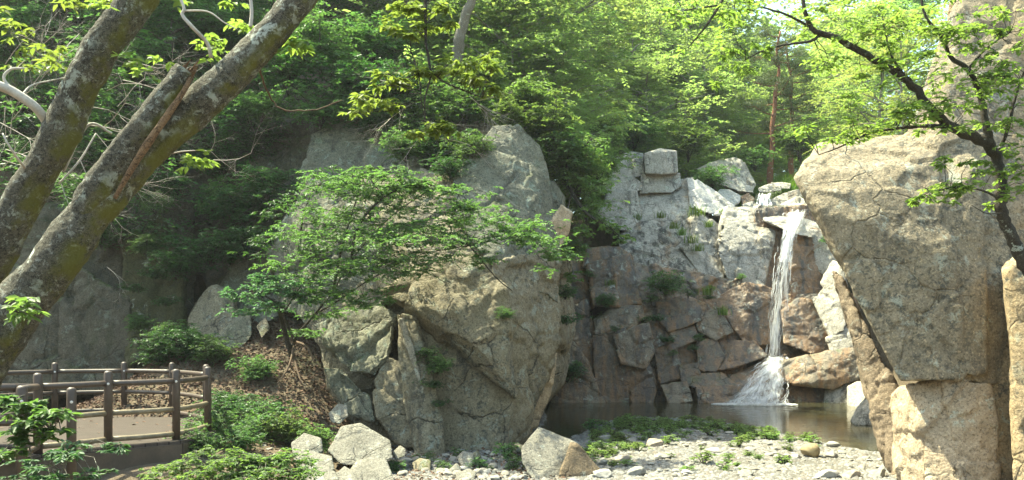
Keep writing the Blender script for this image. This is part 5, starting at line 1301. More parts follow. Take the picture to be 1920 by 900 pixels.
# ------------------------------------------------------------------ the two leaning trunks
def big_trunk(parent, rows, name='trunk', mat='bark', sides=56, n=170, seed=0, rough=1.0):
    q = np.array([list(P(a, b, c)) + [d] for a, b, c, d in rows]); s_ = smooth_path(q, n)
    mb = MB(); tube(mb, s_[:, :3], s_[:, 3], sides, cap=True)
    V = mb.v[0]; cen = np.repeat(s_[:, :3], sides, 0); rad = V - cen; rl = np.linalg.norm(rad, axis=1)[:, None]; u = rad / rl
    d = .12 * fbm(V * 2.2 + seed, 4) + .06 * fbm(V * 7 + seed, 4) + .035 * fbm(V * 24, 4)
    mb.v[0] = cen + u * rl * (1 + rough * (d[:, None]) * (.2 / rl) ** .3)
    return mb.build(name, M[mat], parent, origin=parent.location)


TW = []
a = empty('leaning_tree', P(-80, 700, 6.6), 'thick mossy leaning trunk without broken stub crossing the left edge', 'tree')
big_trunk(a, [(-140, 900, 6.6, 0.174), (-85, 700, 6.6, 0.152), (-35, 540, 6.5, 0.137), (35, 395, 6.45, 0.131), (98, 280, 6.4, 0.129), (146, 180, 6.35, 0.127), (193, 90, 6.3, 0.125), (252, 10, 6.3, 0.131), (300, -60, 6.3, 0.122)], seed=3)
r = np.random.RandomState(71); mb = MB()
tube(mb, smooth_path(np.array([list(P(x, y, Y)) + [rr_] for x, y, Y, rr_ in [(92, 235, 6.4, .035), (70, 205, 6.3, .036), (45, 185, 6.25, .034), (10, 165, 6.2, .032), (-40, 150, 6.1, .03)]]), 24)[:, :3], .035, 10)
for pp in ([(45, 185, 6.25, .014), (8, 150, 6.2, .012), (20, 130, 6.2, .010), (45, 128, 6.2, .008)], [(40, 180, 6.3, .008), (60, 160, 6.4, .007), (100, 150, 6.5, .005), (150, 140, 6.6, .003)],
           [(60, 330, 6.4, .012), (35, 300, 6.2, .01), (15, 270, 6.1, .008), (5, 250, 6.1, .006)], [(120, 320, 6.5, .01), (165, 235, 6.5, .01), (210, 250, 6.6, .009)], [(110, 345, 6.6, .008), (150, 300, 6.7, .008), (180, 250, 6.8, .006)]):
    s_ = smooth_path(np.array([list(P(x, y, Y)) + [q] for x, y, Y, q in pp]), 16); tube(mb, s_[:, :3], s_[:, 3], 6)
mb.build('branch', M['twig'], a, origin=a.location)
mb = MB()
for x, y, dx, dy, ln, lv in ((60, 160, .6, .6, .3, 3), (30, 130, .5, .8, .35, 3), (10, 200, -.2, -.8, .3, 3), (20, 250, .4, .5, .35, 3), (150, 145, .6, .3, .3, 3), (5, 300, .6, -.2, .3, 3), (60, 100, .8, .4, .3, 3), (20, 60, .6, -.3, .3, 3), (0, 230, .8, -.6, .35, 3), (110, 110, .3, .7, .3, 3), (40, 180, .9, .3, .4, 4), (10, 120, .7, .6, .4, 4), (0, 320, .8, .5, .4, 3), (30, 380, .7, .6, .35, 3), (80, 140, .5, .6, .35, 3), (10, 280, .9, -.3, .4, 4)):
    bare_twigs(r, mb, P(x, y, 6.7), (dx, r.uniform(-.3, .3), dy), ln, lv, .0045)
mb.build('dead_twigs', M['twig'], a, origin=a.location)
C = [P(x, y, 6.5 + r.uniform(-.2, .3)) for x, y in ((15, 20), (30, 45), (50, 55), (10, 60), (55, 85), (85, 95), (105, 90), (95, 110), (60, 125), (115, 120), (35, 110), (150, 10), (130, -5), (215, 5), (190, 0))]
p, ax, nr, st, en = leaf_arrays(r, C, np.full(len(C), .12), 4, 5, hang=.3)
V, Fc = leaf_geo(r, p, ax, nr, .075, .036, True); link('leaves', fast_mesh('leaves', V - np.array(a.location), Fc), M['leaf_sun'], a)

b = empty('leaning_tree', P(-60, 720, 5.6), 'thickest leaning trunk with a broken stub sweeping up from the lower left', 'tree')
big_trunk(b, [(-170, 940, 5.5, 0.191), (-100, 780, 5.6, 0.183), (-40, 680, 5.65, 0.174), (32, 580, 5.7, 0.165), (108, 485, 5.7, 0.150), (170, 400, 5.75, 0.135), (230, 332, 5.8, 0.126), (290, 272, 5.85, 0.122), (375, 195, 5.9, 0.117), (455, 120, 5.95, 0.111), (545, 18, 6, 0.103), (610, -70, 6.05, 0.097)], seed=9)
st_ = big_trunk(b, [(140, 430, 5.7, 0.078), (178, 362, 5.68, 0.094), (228, 288, 5.68, 0.092), (288, 208, 5.7, 0.087), (328, 158, 5.72, 0.080), (348, 132, 5.73, 0.074)], name='broken_stub', seed=5, n=80)
mb = MB()
for k in range(26):   # torn fibres on the broken end
    c = P(345 + r.uniform(-16, 16), 140 + r.uniform(-10, 10), 5.72 + r.uniform(-.05, .05)); segs(mb, [c], [c + np.array([.05, 0, .06]) * r.uniform(.4, 1.4) + r.normal(0, .01, 3)], r.uniform(.008, .02), .002)
mb.build('torn_wood', M['bark_bare'], b, origin=b.location)
big_trunk(b, [(215, 372, 5.60, 0.012), (246, 318, 5.60, 0.019), (282, 262, 5.605, 0.023), (318, 210, 5.63, 0.023), (346, 168, 5.66, 0.021), (357, 146, 5.68, 0.014)], name='bare_strip', mat='bark_bare', sides=24, n=60, seed=14)
mb = MB()
for pp in ([(396, 108, 5.95, .014), (388, 80, 5.9, .013), (360, 50, 5.8, .013), (342, 28, 5.8, .012), (345, 14, 5.8, .010), (330, -20, 5.8, .010)], [(345, 20, 5.8, .007), (390, 22, 5.8, .006), (420, 42, 5.8, .004), (445, 55, 5.8, .003)],
           [(470, 50, 6, .014), (472, 20, 6, .012), (468, -20, 6, .012)]):
    s_ = smooth_path(np.array([list(P(x, y, Y)) + [q] for x, y, Y, q in pp]), 20); tube(mb, s_[:, :3], s_[:, 3], 7)
mb.build('branch', M['twig'], b, origin=b.location)
mb = MB(); s_ = smooth_path(np.array([list(P(x, y, Y)) + [q] for x, y, Y, q in [(476, 60, 6.0, .010), (485, 112, 6.2, .009), (497, 160, 6.4, .008), (512, 190, 6.5, .006), (530, 205, 6.5, .006), (582, 207, 6.6, .005), (622, 196, 6.6, .004), (645, 188, 6.6, .002)]]), 30); tube(mb, s_[:, :3] + r.normal(0, .004, (30, 3)), s_[:, 3], 6); mb.build('vine', M['root'], b, origin=b.location)
mb = MB()
for x, y, dx, dy, ln, lv, rr_ in ((310, 290, 1, -.12, .42, 3, .007), (400, 300, 1, .02, .32, 3, .004), (190, 240, .8, .5, .35, 3, .005), (170, 235, 1, -.3, .35, 3, .005), (180, 250, .7, -.7, .35, 3, .004), (240, 115, 1, .1, .35, 3, .004), (220, 200, .6, .6, .3, 3, .004), (150, 300, .4, -1, .35, 3, .005), (190, 390, .8, -.6, .2, 2, .003), (115, 345, .5, -.8, .3, 2, .004), (200, 500, .5, -.4, .2, 2, .002), (290, 120, 1, .2, .3, 3, .003), (200, 170, .9, .4, .4, 4, .004), (190, 300, .8, .4, .4, 4, .004), (230, 150, 1, -.1, .4, 3, .004), (180, 340, 1, -.1, .35, 3, .004), (170, 200, .9, .1, .4, 4, .004)):
    bare_twigs(r, mb, P(x, y, 6.6), (dx, r.uniform(-.2, .3), dy), ln, lv, rr_)
mb.build('dead_twigs', M['twig'], b, origin=b.location)
C = [P(x, y, 6.1 + r.uniform(-.15, .3)) for x, y in ((250, 118), (275, 135), (240, 105), (305, 112), (385, 85), (405, 95), (395, 70), (440, 45), (460, 48), (545, 70), (570, 78), (560, 90), (535, 75), (430, 5), (360, 5), (345, 300), (375, 295), (365, 305), (395, 300), (570, 10), (200, 12))]
p, ax, nr, st, en = leaf_arrays(r, C, np.full(len(C), .10), 4, 5, hang=.3)
V, Fc = leaf_geo(r, p, ax, nr, .07, .034, True); link('leaves', fast_mesh('leaves', V - np.array(b.location), Fc), M['leaf_sun'], b)
C = [P(x, y, 5.3) for x, y in ((15, 575), (35, 570), (55, 560), (20, 590), (45, 585))]
p, ax, nr, st, en = leaf_arrays(r, C, np.full(len(C), .09), 4, 5, hang=.3)
V, Fc = leaf_geo(r, p, ax, nr, .07, .035, True); link('leaves', fast_mesh('leaves', V - np.array(b.location), Fc), M['leaf_light'], b)

# ------------------------------------------------------------------ plants in front
custom_tree('foreground_sapling', 'light green sapling with paired leaves in front of the deck railing at lower left', 'plant', P(50, 950, 8), [[(55, 960, 8, .012), (60, 870, 8, .01), (45, 800, 8, .007), (30, 750, 8, .004)], [(58, 850, 8, .006), (110, 790, 7.9, .003)], [(50, 820, 8, .005), (5, 830, 8, .003)]],
            [(40, 775, 7.9, 30, 4), (70, 800, 7.9, 34, 5), (110, 775, 7.8, 34, 5), (30, 815, 7.9, 32, 4), (20, 745, 7.9, 20, 3), (100, 810, 7.8, 26, 3), (10, 850, 7.8, 28, 3), (65, 760, 7.9, 22, 3)], 'leaf_mid', .095, .045, seed=51, ntw=4, nlf=8, flat=.3, bark='bark_grey', limb='stem')
custom_tree('fern_plant', 'blue-green feathery plant at the bottom left in front of the deck fascia', 'plant', P(110, 960, 7.6), [[(100, 980, 7.6, .012), (110, 900, 7.6, .008), (130, 850, 7.6, .004)]],
            [(70, 870, 7.5, 45, 4), (130, 845, 7.5, 45, 5), (180, 840, 7.5, 34, 3), (120, 890, 7.4, 50, 5), (60, 900, 7.4, 45, 4), (170, 885, 7.4, 30, 3), (25, 890, 7.4, 30, 2)], 'leaf_blue', .07, .024, seed=52, ntw=4, nlf=15, flat=.25, bark='bark_grey', limb='stem', twr=.002)
for kw in (dict(px=420, s=1.0, w=1.0, lb='fresh green feathery shrub at the bottom edge right of the deck corner', seed=53), dict(px=520, s=.8, w=.8, lb='fresh green feathery shrub at the bottom edge left of the pale rocks', seed=54)):
    c0 = kw['px']
    custom_tree('feathery_shrub', kw['lb'], 'shrub', P(c0, 960, 10.2), [[(c0, 980, 10.2, .014), (c0 - 20, 900, 10.2, .01), (c0 - 40, 860, 10.2, .005)], [(c0, 970, 10.2, .012), (c0 + 40, 890, 10.2, .006)]],
                [(c0 - 90 * kw['w'], 880, 10.2, 36, 4), (c0 - 50 * kw['w'], 858, 10.2, 36, 5), (c0, 868, 10.1, 40, 5), (c0 + 45 * kw['w'], 865, 10.1, 36, 5), (c0 - 70 * kw['w'], 905, 10, 44, 5), (c0, 905, 10, 50, 6), (c0 + 60 * kw['w'], 900, 10, 44, 5), (c0 - 20, 885, 9.9, 44, 7), (c0 - 60, 870, 10.1, 40, 6), (c0 + 20, 860, 10.2, 36, 6), (c0 + 40, 890, 10, 44, 6), (c0 - 100, 900, 10, 40, 5)],
                'leaf_light', .055, .026, seed=kw['seed'], ntw=7, nlf=11, flat=.4, bark='bark_grey', limb='stem', twr=.002)
for px, py, Y, s_, k, lb in ((400, 790, 15.5, .7, 'mid', 'low green bush just right of the deck railing corner'), (440, 770, 17.6, .9, 'deep', 'dark green bush at the foot of the leaf-littered slope'), (495, 775, 17.2, .9, 'mid', 'fresh green bush at the foot of the leaf-littered slope'),
                         (540, 790, 16.6, .7, 'light', 'bright broad-leaved bush at the foot of the slope beside the pale rocks'), (590, 800, 16.2, .6, 'light', 'bright broad-leaved sprig leaning towards the tan rocks below the cliff'), (455, 815, 15.2, .5, 'mid', 'small bush on bare earth right of the deck'),
                         (430, 720, 18.2, .6, 'deep', 'dark low bush on the littered slope behind the railing'), (370, 815, 14.2, .5, 'mid', 'small bush under the outer corner of the deck')):
    z = P(px, py, Y); z[2] = float(terrain(z[0], Y)[0]); put(k, z, s_ * .8, lb, 'bushes below the slope')
for px, py, s_, lb in ((800, 870, .5, 'small weed below the slanting buttress'), (860, 862, .5, 'small weed under the cliff left of the big boulder'), (950, 860, .7, 'leafy weed at the left side of the big pale boulder'), (965, 880, .6, 'low leafy weed touching the lower left of the big boulder'), (740, 885, .5, 'small weed among the rocks at the bottom edge'),
                       (830, 885, .45, 'little weed between cobbles at the bottom edge'), (1110, 810, .8, 'leafy plant on the bank just right of the big boulder'), (1130, 850, .6, 'lower leafy plant right of the big boulder'), (900, 880, .5, 'weed between cobbles left of the big boulder'), (640, 862, .4, 'sprig growing between the pale rocks')):
    put('small', G(px, py), s_, lb, 'weeds among the stones')

# grass behind the boulders and on ledges
GT = proto_tuft('grass_tuft', 61, 60, .5)
def tuft(loc, s_, label, first=[True]):
    if first[0]:
        first[0] = False; o = GT
    else:
        o = GT.copy(); COL.objects.link(o)
    o.location = loc; o.scale = (s_,) * 3; o.rotation_euler = (0, 0, random.uniform(0, 6)); o['label'] = label; o['group'] = 'grass tufts on the rock ledges'
for px, py, Y, s_, lb in ((1262, 428, 38.9, 1.0, 'left grass tuft on the sloping ledge above the dark bulge'), (1280, 440, 38.6, 1.0, 'grass tuft on the sloping ledge, second from left'), (1298, 455, 38.4, 1.1, 'grass tuft midway down the diagonal crack'), (1310, 470, 38.3, .9, 'grass tuft at the lower end of the diagonal crack'),
                     (1305, 405, 39.8, 1.5, 'tall dry grass tuft in front of the pale rock face'), (1330, 425, 39, .9, 'grass tuft right of the tall dry one'), (1240, 408, 40, .9, 'grass tuft at the foot of the pale face'), (1325, 552, 37, 1.1, 'grass tuft under the white diagonal slab'), (1355, 590, 36.8, 1.2, 'grass tuft hanging on the orange slab left of the fall'),
                     (1146, 535, 36.8, .8, 'grass tuft on the wet columns at the left of the wall'), (1196, 412, 40, .9, 'grass tuft left end of the pale ledge'), (1355, 400, 40.2, .7, 'grass tuft beside the white rock near the lip')):
    tuft(P(px, py, Y), s_, lb)
r = np.random.RandomState(5); V, Fc = [], []
for k in range(2600):
    px = r.uniform(1385, 1520); Y = r.uniform(45, 55); x = (px - CX) / F * Y; z = float(0)
    V.append((x, Y))
xy = np.array(V); zz = terrain(xy[:, 0], xy[:, 1]); n = len(xy)
h = r.uniform(.5, 1.15, n); a_ = r.uniform(0, 2 * PI, n); d = np.stack([np.cos(a_), np.sin(a_), 0 * a_], 1); s_ = np.stack([-d[:, 1], d[:, 0], 0 * a_], 1) * .022
b0 = np.column_stack([xy, zz - .05]); m0 = b0 + d * (h * .12)[:, None]; m0[:, 2] += h * .6; t0 = b0 + d * (h * .45)[:, None]; t0[:, 2] += h * .95
VV = np.stack([b0 - s_, b0 + s_, m0 - s_ * .8, m0 + s_ * .8, t0 - s_ * .1, t0 + s_ * .1], 1).reshape(-1, 3); i6 = np.arange(n)[:, None] * 6
tag(link('tall_grass', fast_mesh('tall_grass', VV, np.concatenate([i6 + [[0, 1, 3, 2]], i6 + [[2, 3, 5, 4]]])), M['grass']), kind='stuff')

# ------------------------------------------------------------------ viewing deck
DZ, PH = .90, 1.15
posts = [(-6.75, 12.15), (-6.18, 13.06), (-5.45, 13.85), (-5.42, 15.2), (-5.95, 16.6), (-7.25, 18.2), (-8.5, 18.7), (-9.75, 18.2), (-10.6, 16.9), (-10.9, 15.2)]
deck = empty('viewing_deck', (-8, 15, .2), 'round-cornered brown wooden viewing deck with a three-rail pipe railing', 'deck')
O = Vector(deck.location)
def plank_mat():
    m, nt, out = new_mat('deck_planks'); q = NT(nt)
    v = q.n('ShaderNodeTexCoord').outputs['Object']; sep = q.n('ShaderNodeSeparateXYZ'); q.l(v, sep.inputs[0])
    row = q.math('DIVIDE', sep.outputs[1], .14); fr = q.math('FRACT', row); fl = q.math('FLOOR', row)
    gap = q.math('LESS_THAN', q.math('ABSOLUTE', q.math('SUBTRACT', fr, .5)), .455)
    wn = q.n('ShaderNodeTexWhiteNoise', noise_dimensions='1D'); q.l(fl, wn.inputs['W'])
    mp = q.n('ShaderNodeMapping'); mp.inputs['Scale'].default_value = (1, 12, 12); q.l(v, mp.inputs['Vector'])
    g = q.noise(mp.outputs[0], 3, 6, .7)
    c = q.mix(q.ramp(g, .3, .7), (.045, .037, .031), (.085, .071, .06)); c = q.mix(q.math('MULTIPLY', wn.outputs[0], .45), c, (.075, .055, .05)); c = q.mix(gap, (.012, .01, .01), c)
    c = q.mix(q.ramp(q.noise(v, 2.2, 7, .7), .55, .75, 0, .5), c, (.09, .076, .064))
    b = q.n('ShaderNodeBsdfPrincipled'); q.l(c, b.inputs[0]); b.inputs['Roughness'].default_value = .9; b.inputs['Specular IOR Level'].default_value = .1
    bp = q.n('ShaderNodeBump'); bp.inputs['Distance'].default_value = .01; bp.inputs['Strength'].default_value = .8; q.l(q.math('ADD', gap, q.math('MULTIPLY', g, .2)), bp.inputs['Height']); q.l(bp.outputs[0], b.inputs['Normal']); q.l(b.outputs[0], out.inputs[0])
    return m
M['pipe'] = simple_mat('brown_painted_steel', (.062, .042, .031), .5, .22, 5, .12, .5)
M['pipe_worn'] = simple_mat('weathered_rail', (.17, .135, .085), .55, .3, 6, .2, .4)
M['fascia'] = simple_mat('brown_board', (.07, .05, .034), .6, .25, 4, .2)
M['bolt'] = simple_mat('pale_bolt', (.62, .58, .52), .4, .05, 10, .05)
def prism(bm, poly, z0, z1):
    lo = [bm.verts.new((x, y, z0)) for x, y in poly]; hi = [bm.verts.new((x, y, z1)) for x, y in poly]
    n = len(poly); bm.faces.new(hi); bm.faces.new(lo[::-1])
    for i in range(n): bm.faces.new((lo[i], lo[(i + 1) % n], hi[(i + 1) % n], hi[i]))
def bm_obj(bm, name, mat, parent, bev=0.0):
    if bev: bmesh.ops.bevel(bm, geom=bm.edges[:], offset=bev, segments=2, affect='EDGES', profile=.5)
    bmesh.ops.recalc_face_normals(bm, faces=bm.faces)
    me = bpy.data.meshes.new(name); bm.to_mesh(me); bm.free(); me.transform(Matrix.Translation(-O)); return link(name, me, mat, parent)
cen = np.array([-8.2, 15.4])
def outset(d):
    r_ = []
    for p_ in posts:
        v = np.array(p_) - cen; r_.append(tuple(cen + v * (1 + d / np.linalg.norm(v))))
    return r_ + [(-14, 15.2), (-14, 10.6), (-8.2, 10.6), tuple(np.array(r_[0]) + np.array([-.35, -.95]))]
bm = bmesh.new(); prism(bm, outset(.16), DZ - .05, DZ); bm_obj(bm, 'floor_boards', plank_mat(), deck)
edge = outset(.12)
for i in range(len(posts) - 1):
    a_, b_ = np.array(edge[i]), np.array(edge[i + 1]); n_ = np.array([b_[1] - a_[1], -(b_[0] - a_[0])]); n_ = n_ / np.linalg.norm(n_) * .04
    bm = bmesh.new(); prism(bm, [tuple(a_ + n_), tuple(b_ + n_), tuple(b_ - n_), tuple(a_ - n_)], DZ - .42, DZ - .054); bm_obj(bm, 'fascia_board', M['fascia'], deck, .006)
a_, b_ = np.array(edge[-1]), np.array(edge[0]); bm = bmesh.new(); prism(bm, [tuple(a_), tuple(b_), tuple(b_ + [-.06, .02]), tuple(a_ + [-.06, .02])], DZ - .42, DZ - .056); bm_obj(bm, 'fascia_board', M['fascia'], deck, .006)
for x, y in ((-6.6, 13.6), (-6.2, 15.2), (-7.4, 17.2), (-9.4, 17.2), (-8.5, 13.5), (-9.5, 15.2)):
    mb = MB(); tube(mb, [(x, y, -.3), (x, y, DZ - .06)], .09, 10); mb.build('support_post', M['fascia'], deck, origin=O)
def post(x, y, z0, h, r_=.062):
    mb = MB(); zz = np.array([z0, z0 + h - .04, z0 + h - .015, z0 + h]); tube(mb, np.column_stack([np.full(4, x), np.full(4, y), zz]), [r_, r_, r_ * .85, r_ * .45], 18)
    o = mb.build('post', M['pipe'], deck, origin=O)
    v = np.array([-x, -y]); v /= np.linalg.norm(v); p_ = np.array([x + v[0] * r_, y + v[1] * r_, z0 + h - .2])
    m2 = MB(); q_ = np.array([v[0], v[1], 0]); tube(m2, [p_ - q_ * .01, p_ + q_ * .008, p_ + q_ * .014], [.02, .02, .012], 10); c = m2.build('bolt', M['bolt'], o, origin=O)
for x, y in posts: post(x, y, DZ - .02, PH + .02)
fx, fy = -6.32, 11.0
post(fx, fy, .1, 1.83, .068); post(fx + .28, fy + .7, .15, 1.72, .062)
for h, r_ in ((.955, .046), (.5, .042), (.10, .042)):
    for i in range(len(posts) - 1):
        a_ = np.array([*posts[i], DZ + h]); b_ = np.array([*posts[i + 1], DZ + h]); d = (b_ - a_) / np.linalg.norm(b_ - a_)
        m_ = (a_ + b_) / 2; out_ = m_[:2] - cen; m_[:2] += out_ / np.linalg.norm(out_) * .05
        mb = MB(); tube(mb, smooth_path(np.array([a_ + d * .055, m_, b_ - d * .055]), 9), r_, 12)
        mb.build('rail', M['pipe_worn'] if (h < .6 and i in (0, 1, 2)) else M['pipe'], deck, origin=O)
    for a_, b_ in (((fx, fy, .95 + h), (fx - 3.5, fy - .4, .95 + h)), ((fx, fy, .93 + h), (*posts[0], DZ + h)), ((*posts[0], DZ + h), (-12, 12.4, DZ + h))):
        a_ = np.array(a_); b_ = np.array(b_); d = (b_ - a_) / np.linalg.norm(b_ - a_); mb = MB(); tube(mb, np.array([a_ + d * .06, b_ - d * .06]), r_, 12); mb.build('rail', M['pipe'], deck, origin=O)

# ------------------------------------------------------------------ boulders and stones
def ico(seed, sub, dims, facets=7, amp=.09, flat=True):
    """an angular stone: a ball cut by random planes, then roughened"""
    r_ = np.random.RandomState(seed); bm = bmesh.new(); bmesh.ops.create_icosphere(bm, subdivisions=sub, radius=1)
    V = np.array([v.co[:] for v in bm.verts])
    for k in range(facets):
        n_ = r_.normal(0, 1, 3); n_ /= np.linalg.norm(n_); d_ = r_.uniform(.55, .85); s_ = V @ n_ - d_
        V = V - np.where(s_ > 0, s_ * .92, 0)[:, None] * n_
    V = V * (1 + amp * fbm(V * 1.6 + seed, 4)[:, None]); V = V * np.array(dims) / 2
    for v, c_ in zip(bm.verts, V): v.co = c_
    me = bpy.data.meshes.new('stone'); bm.to_mesh(me); bm.free(); me.polygons.foreach_set('use_smooth', np.ones(len(me.polygons), bool)); me.update(); return me
bb = block('big_boulder', [(976, 838, 15.0), (1010, 800, 15.4), (1068, 822, 15.3), (1084, 832, 15.1), (1126, 880, 15.1), (1122, 900, 15.0), (1042, 908, 14.6), (1000, 900, 14.55), (978, 868, 14.8)], 'boulder', t=1.3, amp=.22, vox=.025, s=.7, fac=.6, crk=.25, label='biggest pale boulder on the shore with a flat grey face and brown underside', cat='boulder')
block('broken_face', [(1070, 828, 15.0), (1084, 832, 14.98), (1129, 882, 14.9), (1122, 902, 14.8), (1044, 909, 14.42), (1050, 880, 14.6)], 'boulder_brown', bb, t=.6, amp=.25, vox=.025, s=.6, fac=.7, crk=.2)
for pts, mt, lb in (
    ([(614, 846, 15.2), (640, 800, 15.6), (676, 792, 15.6), (690, 815, 15.4), (734, 826, 15.3), (738, 860, 15.0), (690, 874, 14.9), (640, 872, 14.9)], 'boulder', 'large broken tan rock below the left end of the cliff'),
    ([(648, 890, 14.0), (668, 862, 14.4), (700, 855, 14.4), (726, 862, 14.3), (742, 905, 13.9), (700, 925, 13.7), (655, 920, 13.7)], 'boulder', 'domed grey boulder at the bottom edge right of the pale rocks'),
    ([(615, 775, 16.9), (632, 756, 17.1), (652, 758, 17.1), (654, 780, 16.9), (636, 796, 16.7), (620, 792, 16.8)], 'boulder', 'rounded tan stone at the right foot of the littered slope'),
    ([(545, 830, 15.2), (570, 812, 15.4), (602, 822, 15.3), (606, 848, 15.1), (570, 856, 14.9), (548, 850, 15)], 'boulder', 'flat pale rock at the top of the rock row beside the feathery shrub'),
    ([(550, 858, 14.4), (580, 845, 14.6), (622, 856, 14.5), (628, 882, 14.2), (590, 888, 14.1), (556, 880, 14.2)], 'boulder', 'middle pale rock of the row beside the feathery shrub'),
    ([(566, 884, 13.8), (606, 872, 14), (630, 886, 13.9), (640, 915, 13.5), (590, 925, 13.3), (562, 910, 13.5)], 'boulder', 'lowest pale rock of the row at the bottom edge'),
    ([(626, 890, 13.9), (646, 872, 14.1), (664, 884, 14), (682, 915, 13.6), (634, 922, 13.5)], 'boulder', 'small pale rock leaning on the domed grey boulder'),
    ([(734, 850, 15.5), (750, 834, 15.7), (762, 842, 15.6), (760, 856, 15.4), (742, 862, 15.3)], 'boulder', 'small tan rock right of the large broken rock'),
    ([(772, 868, 15.6), (786, 858, 15.7), (808, 862, 15.6), (808, 882, 15.4), (776, 884, 15.4)], 'cliff', 'brown half-buried rock at the foot of the slanting buttress'),
    ([(855, 858, 15.8), (868, 845, 16), (888, 850, 15.9), (890, 872, 15.6), (868, 878, 15.5)], 'boulder', 'pale angular rock under the middle of the cliff'),
    ([(842, 880, 15), (856, 868, 15.2), (866, 878, 15.1), (862, 898, 14.8), (844, 898, 14.8)], 'boulder', 'upright small rock at the bottom edge under the cliff'),
    ([(880, 852, 16.4), (895, 844, 16.5), (903, 858, 16.3), (890, 866, 16.2)], 'cliff', 'small dark rock touching the foot of the cliff'),
    ([(958, 838, 17), (968, 830, 17.2), (982, 834, 17.1), (982, 848, 16.9), (962, 850, 16.8)], 'cliff', 'rounded tan rock behind the left end of the big boulder'),
    ([(854, 888, 14.4), (880, 878, 14.6), (894, 888, 14.5), (888, 908, 14.2), (858, 910, 14.2)], 'boulder', 'flat cobble at the bottom edge left of the big boulder'),
    ([(700, 836, 15.9), (720, 826, 16), (735, 836, 15.9), (728, 846, 15.7)], 'cliff', 'dark wedge rock between the broken rock and the buttress'),
):
    block('shore_rock', pts, mt, t=.7, amp=.22, vox=.028, s=.55, fac=.7, crk=.25, label=lb, cat='rock')
PRO = [ico(s_, 4, (1, 1, .75), 8) for s_ in range(6)]
PRO3 = [ico(20 + s_, 3, (1, .9, .6), 8) for s_ in range(8)]
ob_m = M['stone']
def stone(px, py, wpx, hr, label, group, name='stone', me=None, mat=None, cat='stone', sink=.3, rot=None):
    g = G(px, py); w_ = wpx / F * g[1]
    me = me or random.choice(PRO)
    if mat is not None and (not me.materials or me.materials[0] != mat):
        me = me.copy(); me.materials.clear(); me.materials.append(mat)
    o = bpy.data.objects.new(name, me); COL.objects.link(o)
    if not me.materials: me.materials.append(ob_m)
    h_ = w_ * hr; o.scale = (w_ * 1.05, w_ * random.uniform(.8, 1.05), h_ * 1.3); o.location = (g[0], g[1] + w_ * .3, g[2] + h_ * (.5 - sink)); o.rotation_euler = (random.uniform(-.15, .15), random.uniform(-.2, .2), random.uniform(0, 6.28) if rot is None else rot)
    return tag(o, label, cat, group)
M['ochre'] = simple_mat('ochre_stone', (.27, .21, .115), .75, .2, 6, .25)
M['palestone'] = simple_mat('pale_stone', (.30, .28, .245), .8, .2, 5, .3)
M['pinkstone'] = simple_mat('buff_stone', (.29, .24, .185), .8, .25, 5, .3)
M['greystone'] = simple_mat('grey_stone', (.2, .19, .165), .8, .25, 5, .3)
stone(1523, 858, 36, .85, 'round ochre boulder standing out on the gravel bank near the right rocks', None, 'round_stone', mat=M['ochre'], me=ico(77, 4, (1, 1, .8), 3, .05), sink=.15)
for px, py, w_, hr, mt, lb in (
    (1228, 838, 46, .38, 'pinkstone', 'broad flat-topped buff stone on the gravel near the weeds'), (1168, 868, 32, .7, 'pinkstone', 'rounded buff stone right of the big boulder'), (1194, 893, 44, .5, 'greystone', 'wide tan stone at the bottom edge right of the big boulder'), (1128, 872, 30, .5, 'greystone', 'dark stone touching the right end of the big boulder'),
    (1132, 828, 34, .5, 'greystone', 'brownish stone on the bank behind the big boulder'), (1338, 850, 40, .35, 'palestone', 'pale flat stone in the middle of the gravel bank'), (1290, 890, 24, .5, 'palestone', 'pale stone at the bottom edge of the gravel bank'), (1495, 860, 20, .7, 'palestone', 'white angular stone just left of the round ochre boulder'),
    (1556, 897, 46, .5, 'palestone', 'wide pale stone at the bottom edge near the leaning slab'), (1600, 897, 38, .6, 'pinkstone', 'tan rounded stone at the bottom edge beside the leaning slab'), (1650, 895, 40, .6, 'greystone', 'grey stone in the corner under the leaning slab'), (1240, 860, 40, .25, 'greystone', 'flat dark stone on the gravel below the buff one'),
    (1400, 893, 34, .5, 'greystone', 'grey cobble at the bottom of the gravel bank'), (1185, 830, 24, .5, 'greystone', 'dark mossy stone at the edge of the weeds'), (1585, 852, 30, .35, 'greystone', 'flat grey stone on the wet reddish gravel'), (1100, 815, 18, .6, 'greystone', 'small stone peeping above the back of the big boulder'),
    (1105, 790, 12, .6, 'palestone', 'single pale stone lying in the shallow pool behind the big boulder'), (1512, 802, 12, .8, 'palestone', 'small pale stone at the waterline in front of the cascade'), (1130, 897, 44, .6, 'palestone', 'pale rounded stone at the bottom edge beside the big boulder'), (1040, 818, 26, .6, 'greystone', 'grey stone behind the top of the big boulder'),
    (1270, 828, 20, .5, 'palestone', 'small pale stone behind the broad buff stone'), (1440, 835, 22, .4, 'greystone', 'flat stone at the edge of the weeds left of the ochre boulder')):
    stone(px, py, w_, hr, lb, 'larger stones on the gravel bank', mat=M[mt])
r = np.random.RandomState(8)
for k in range(95):   # cobbles under the cliff
    px = r.uniform(740, 1000); py = r.uniform(852, 905) if px > 780 else r.uniform(868, 905)
    stone(px, py, r.uniform(9, 26), r.uniform(.5, .8), 'grey or tan cobble lying in the strip of cobbles below the cliff', 'cobbles below the cliff', 'cobble', random.choice(PRO3), cat='cobble')
for k in range(14):
    stone(r.uniform(450, 560), r.uniform(815, 860), r.uniform(8, 18), .5, 'small stone on the bare earth between the bushes and the pale rock row', 'stones on the bare earth', 'cobble', random.choice(PRO3), cat='cobble')
n_ = 0
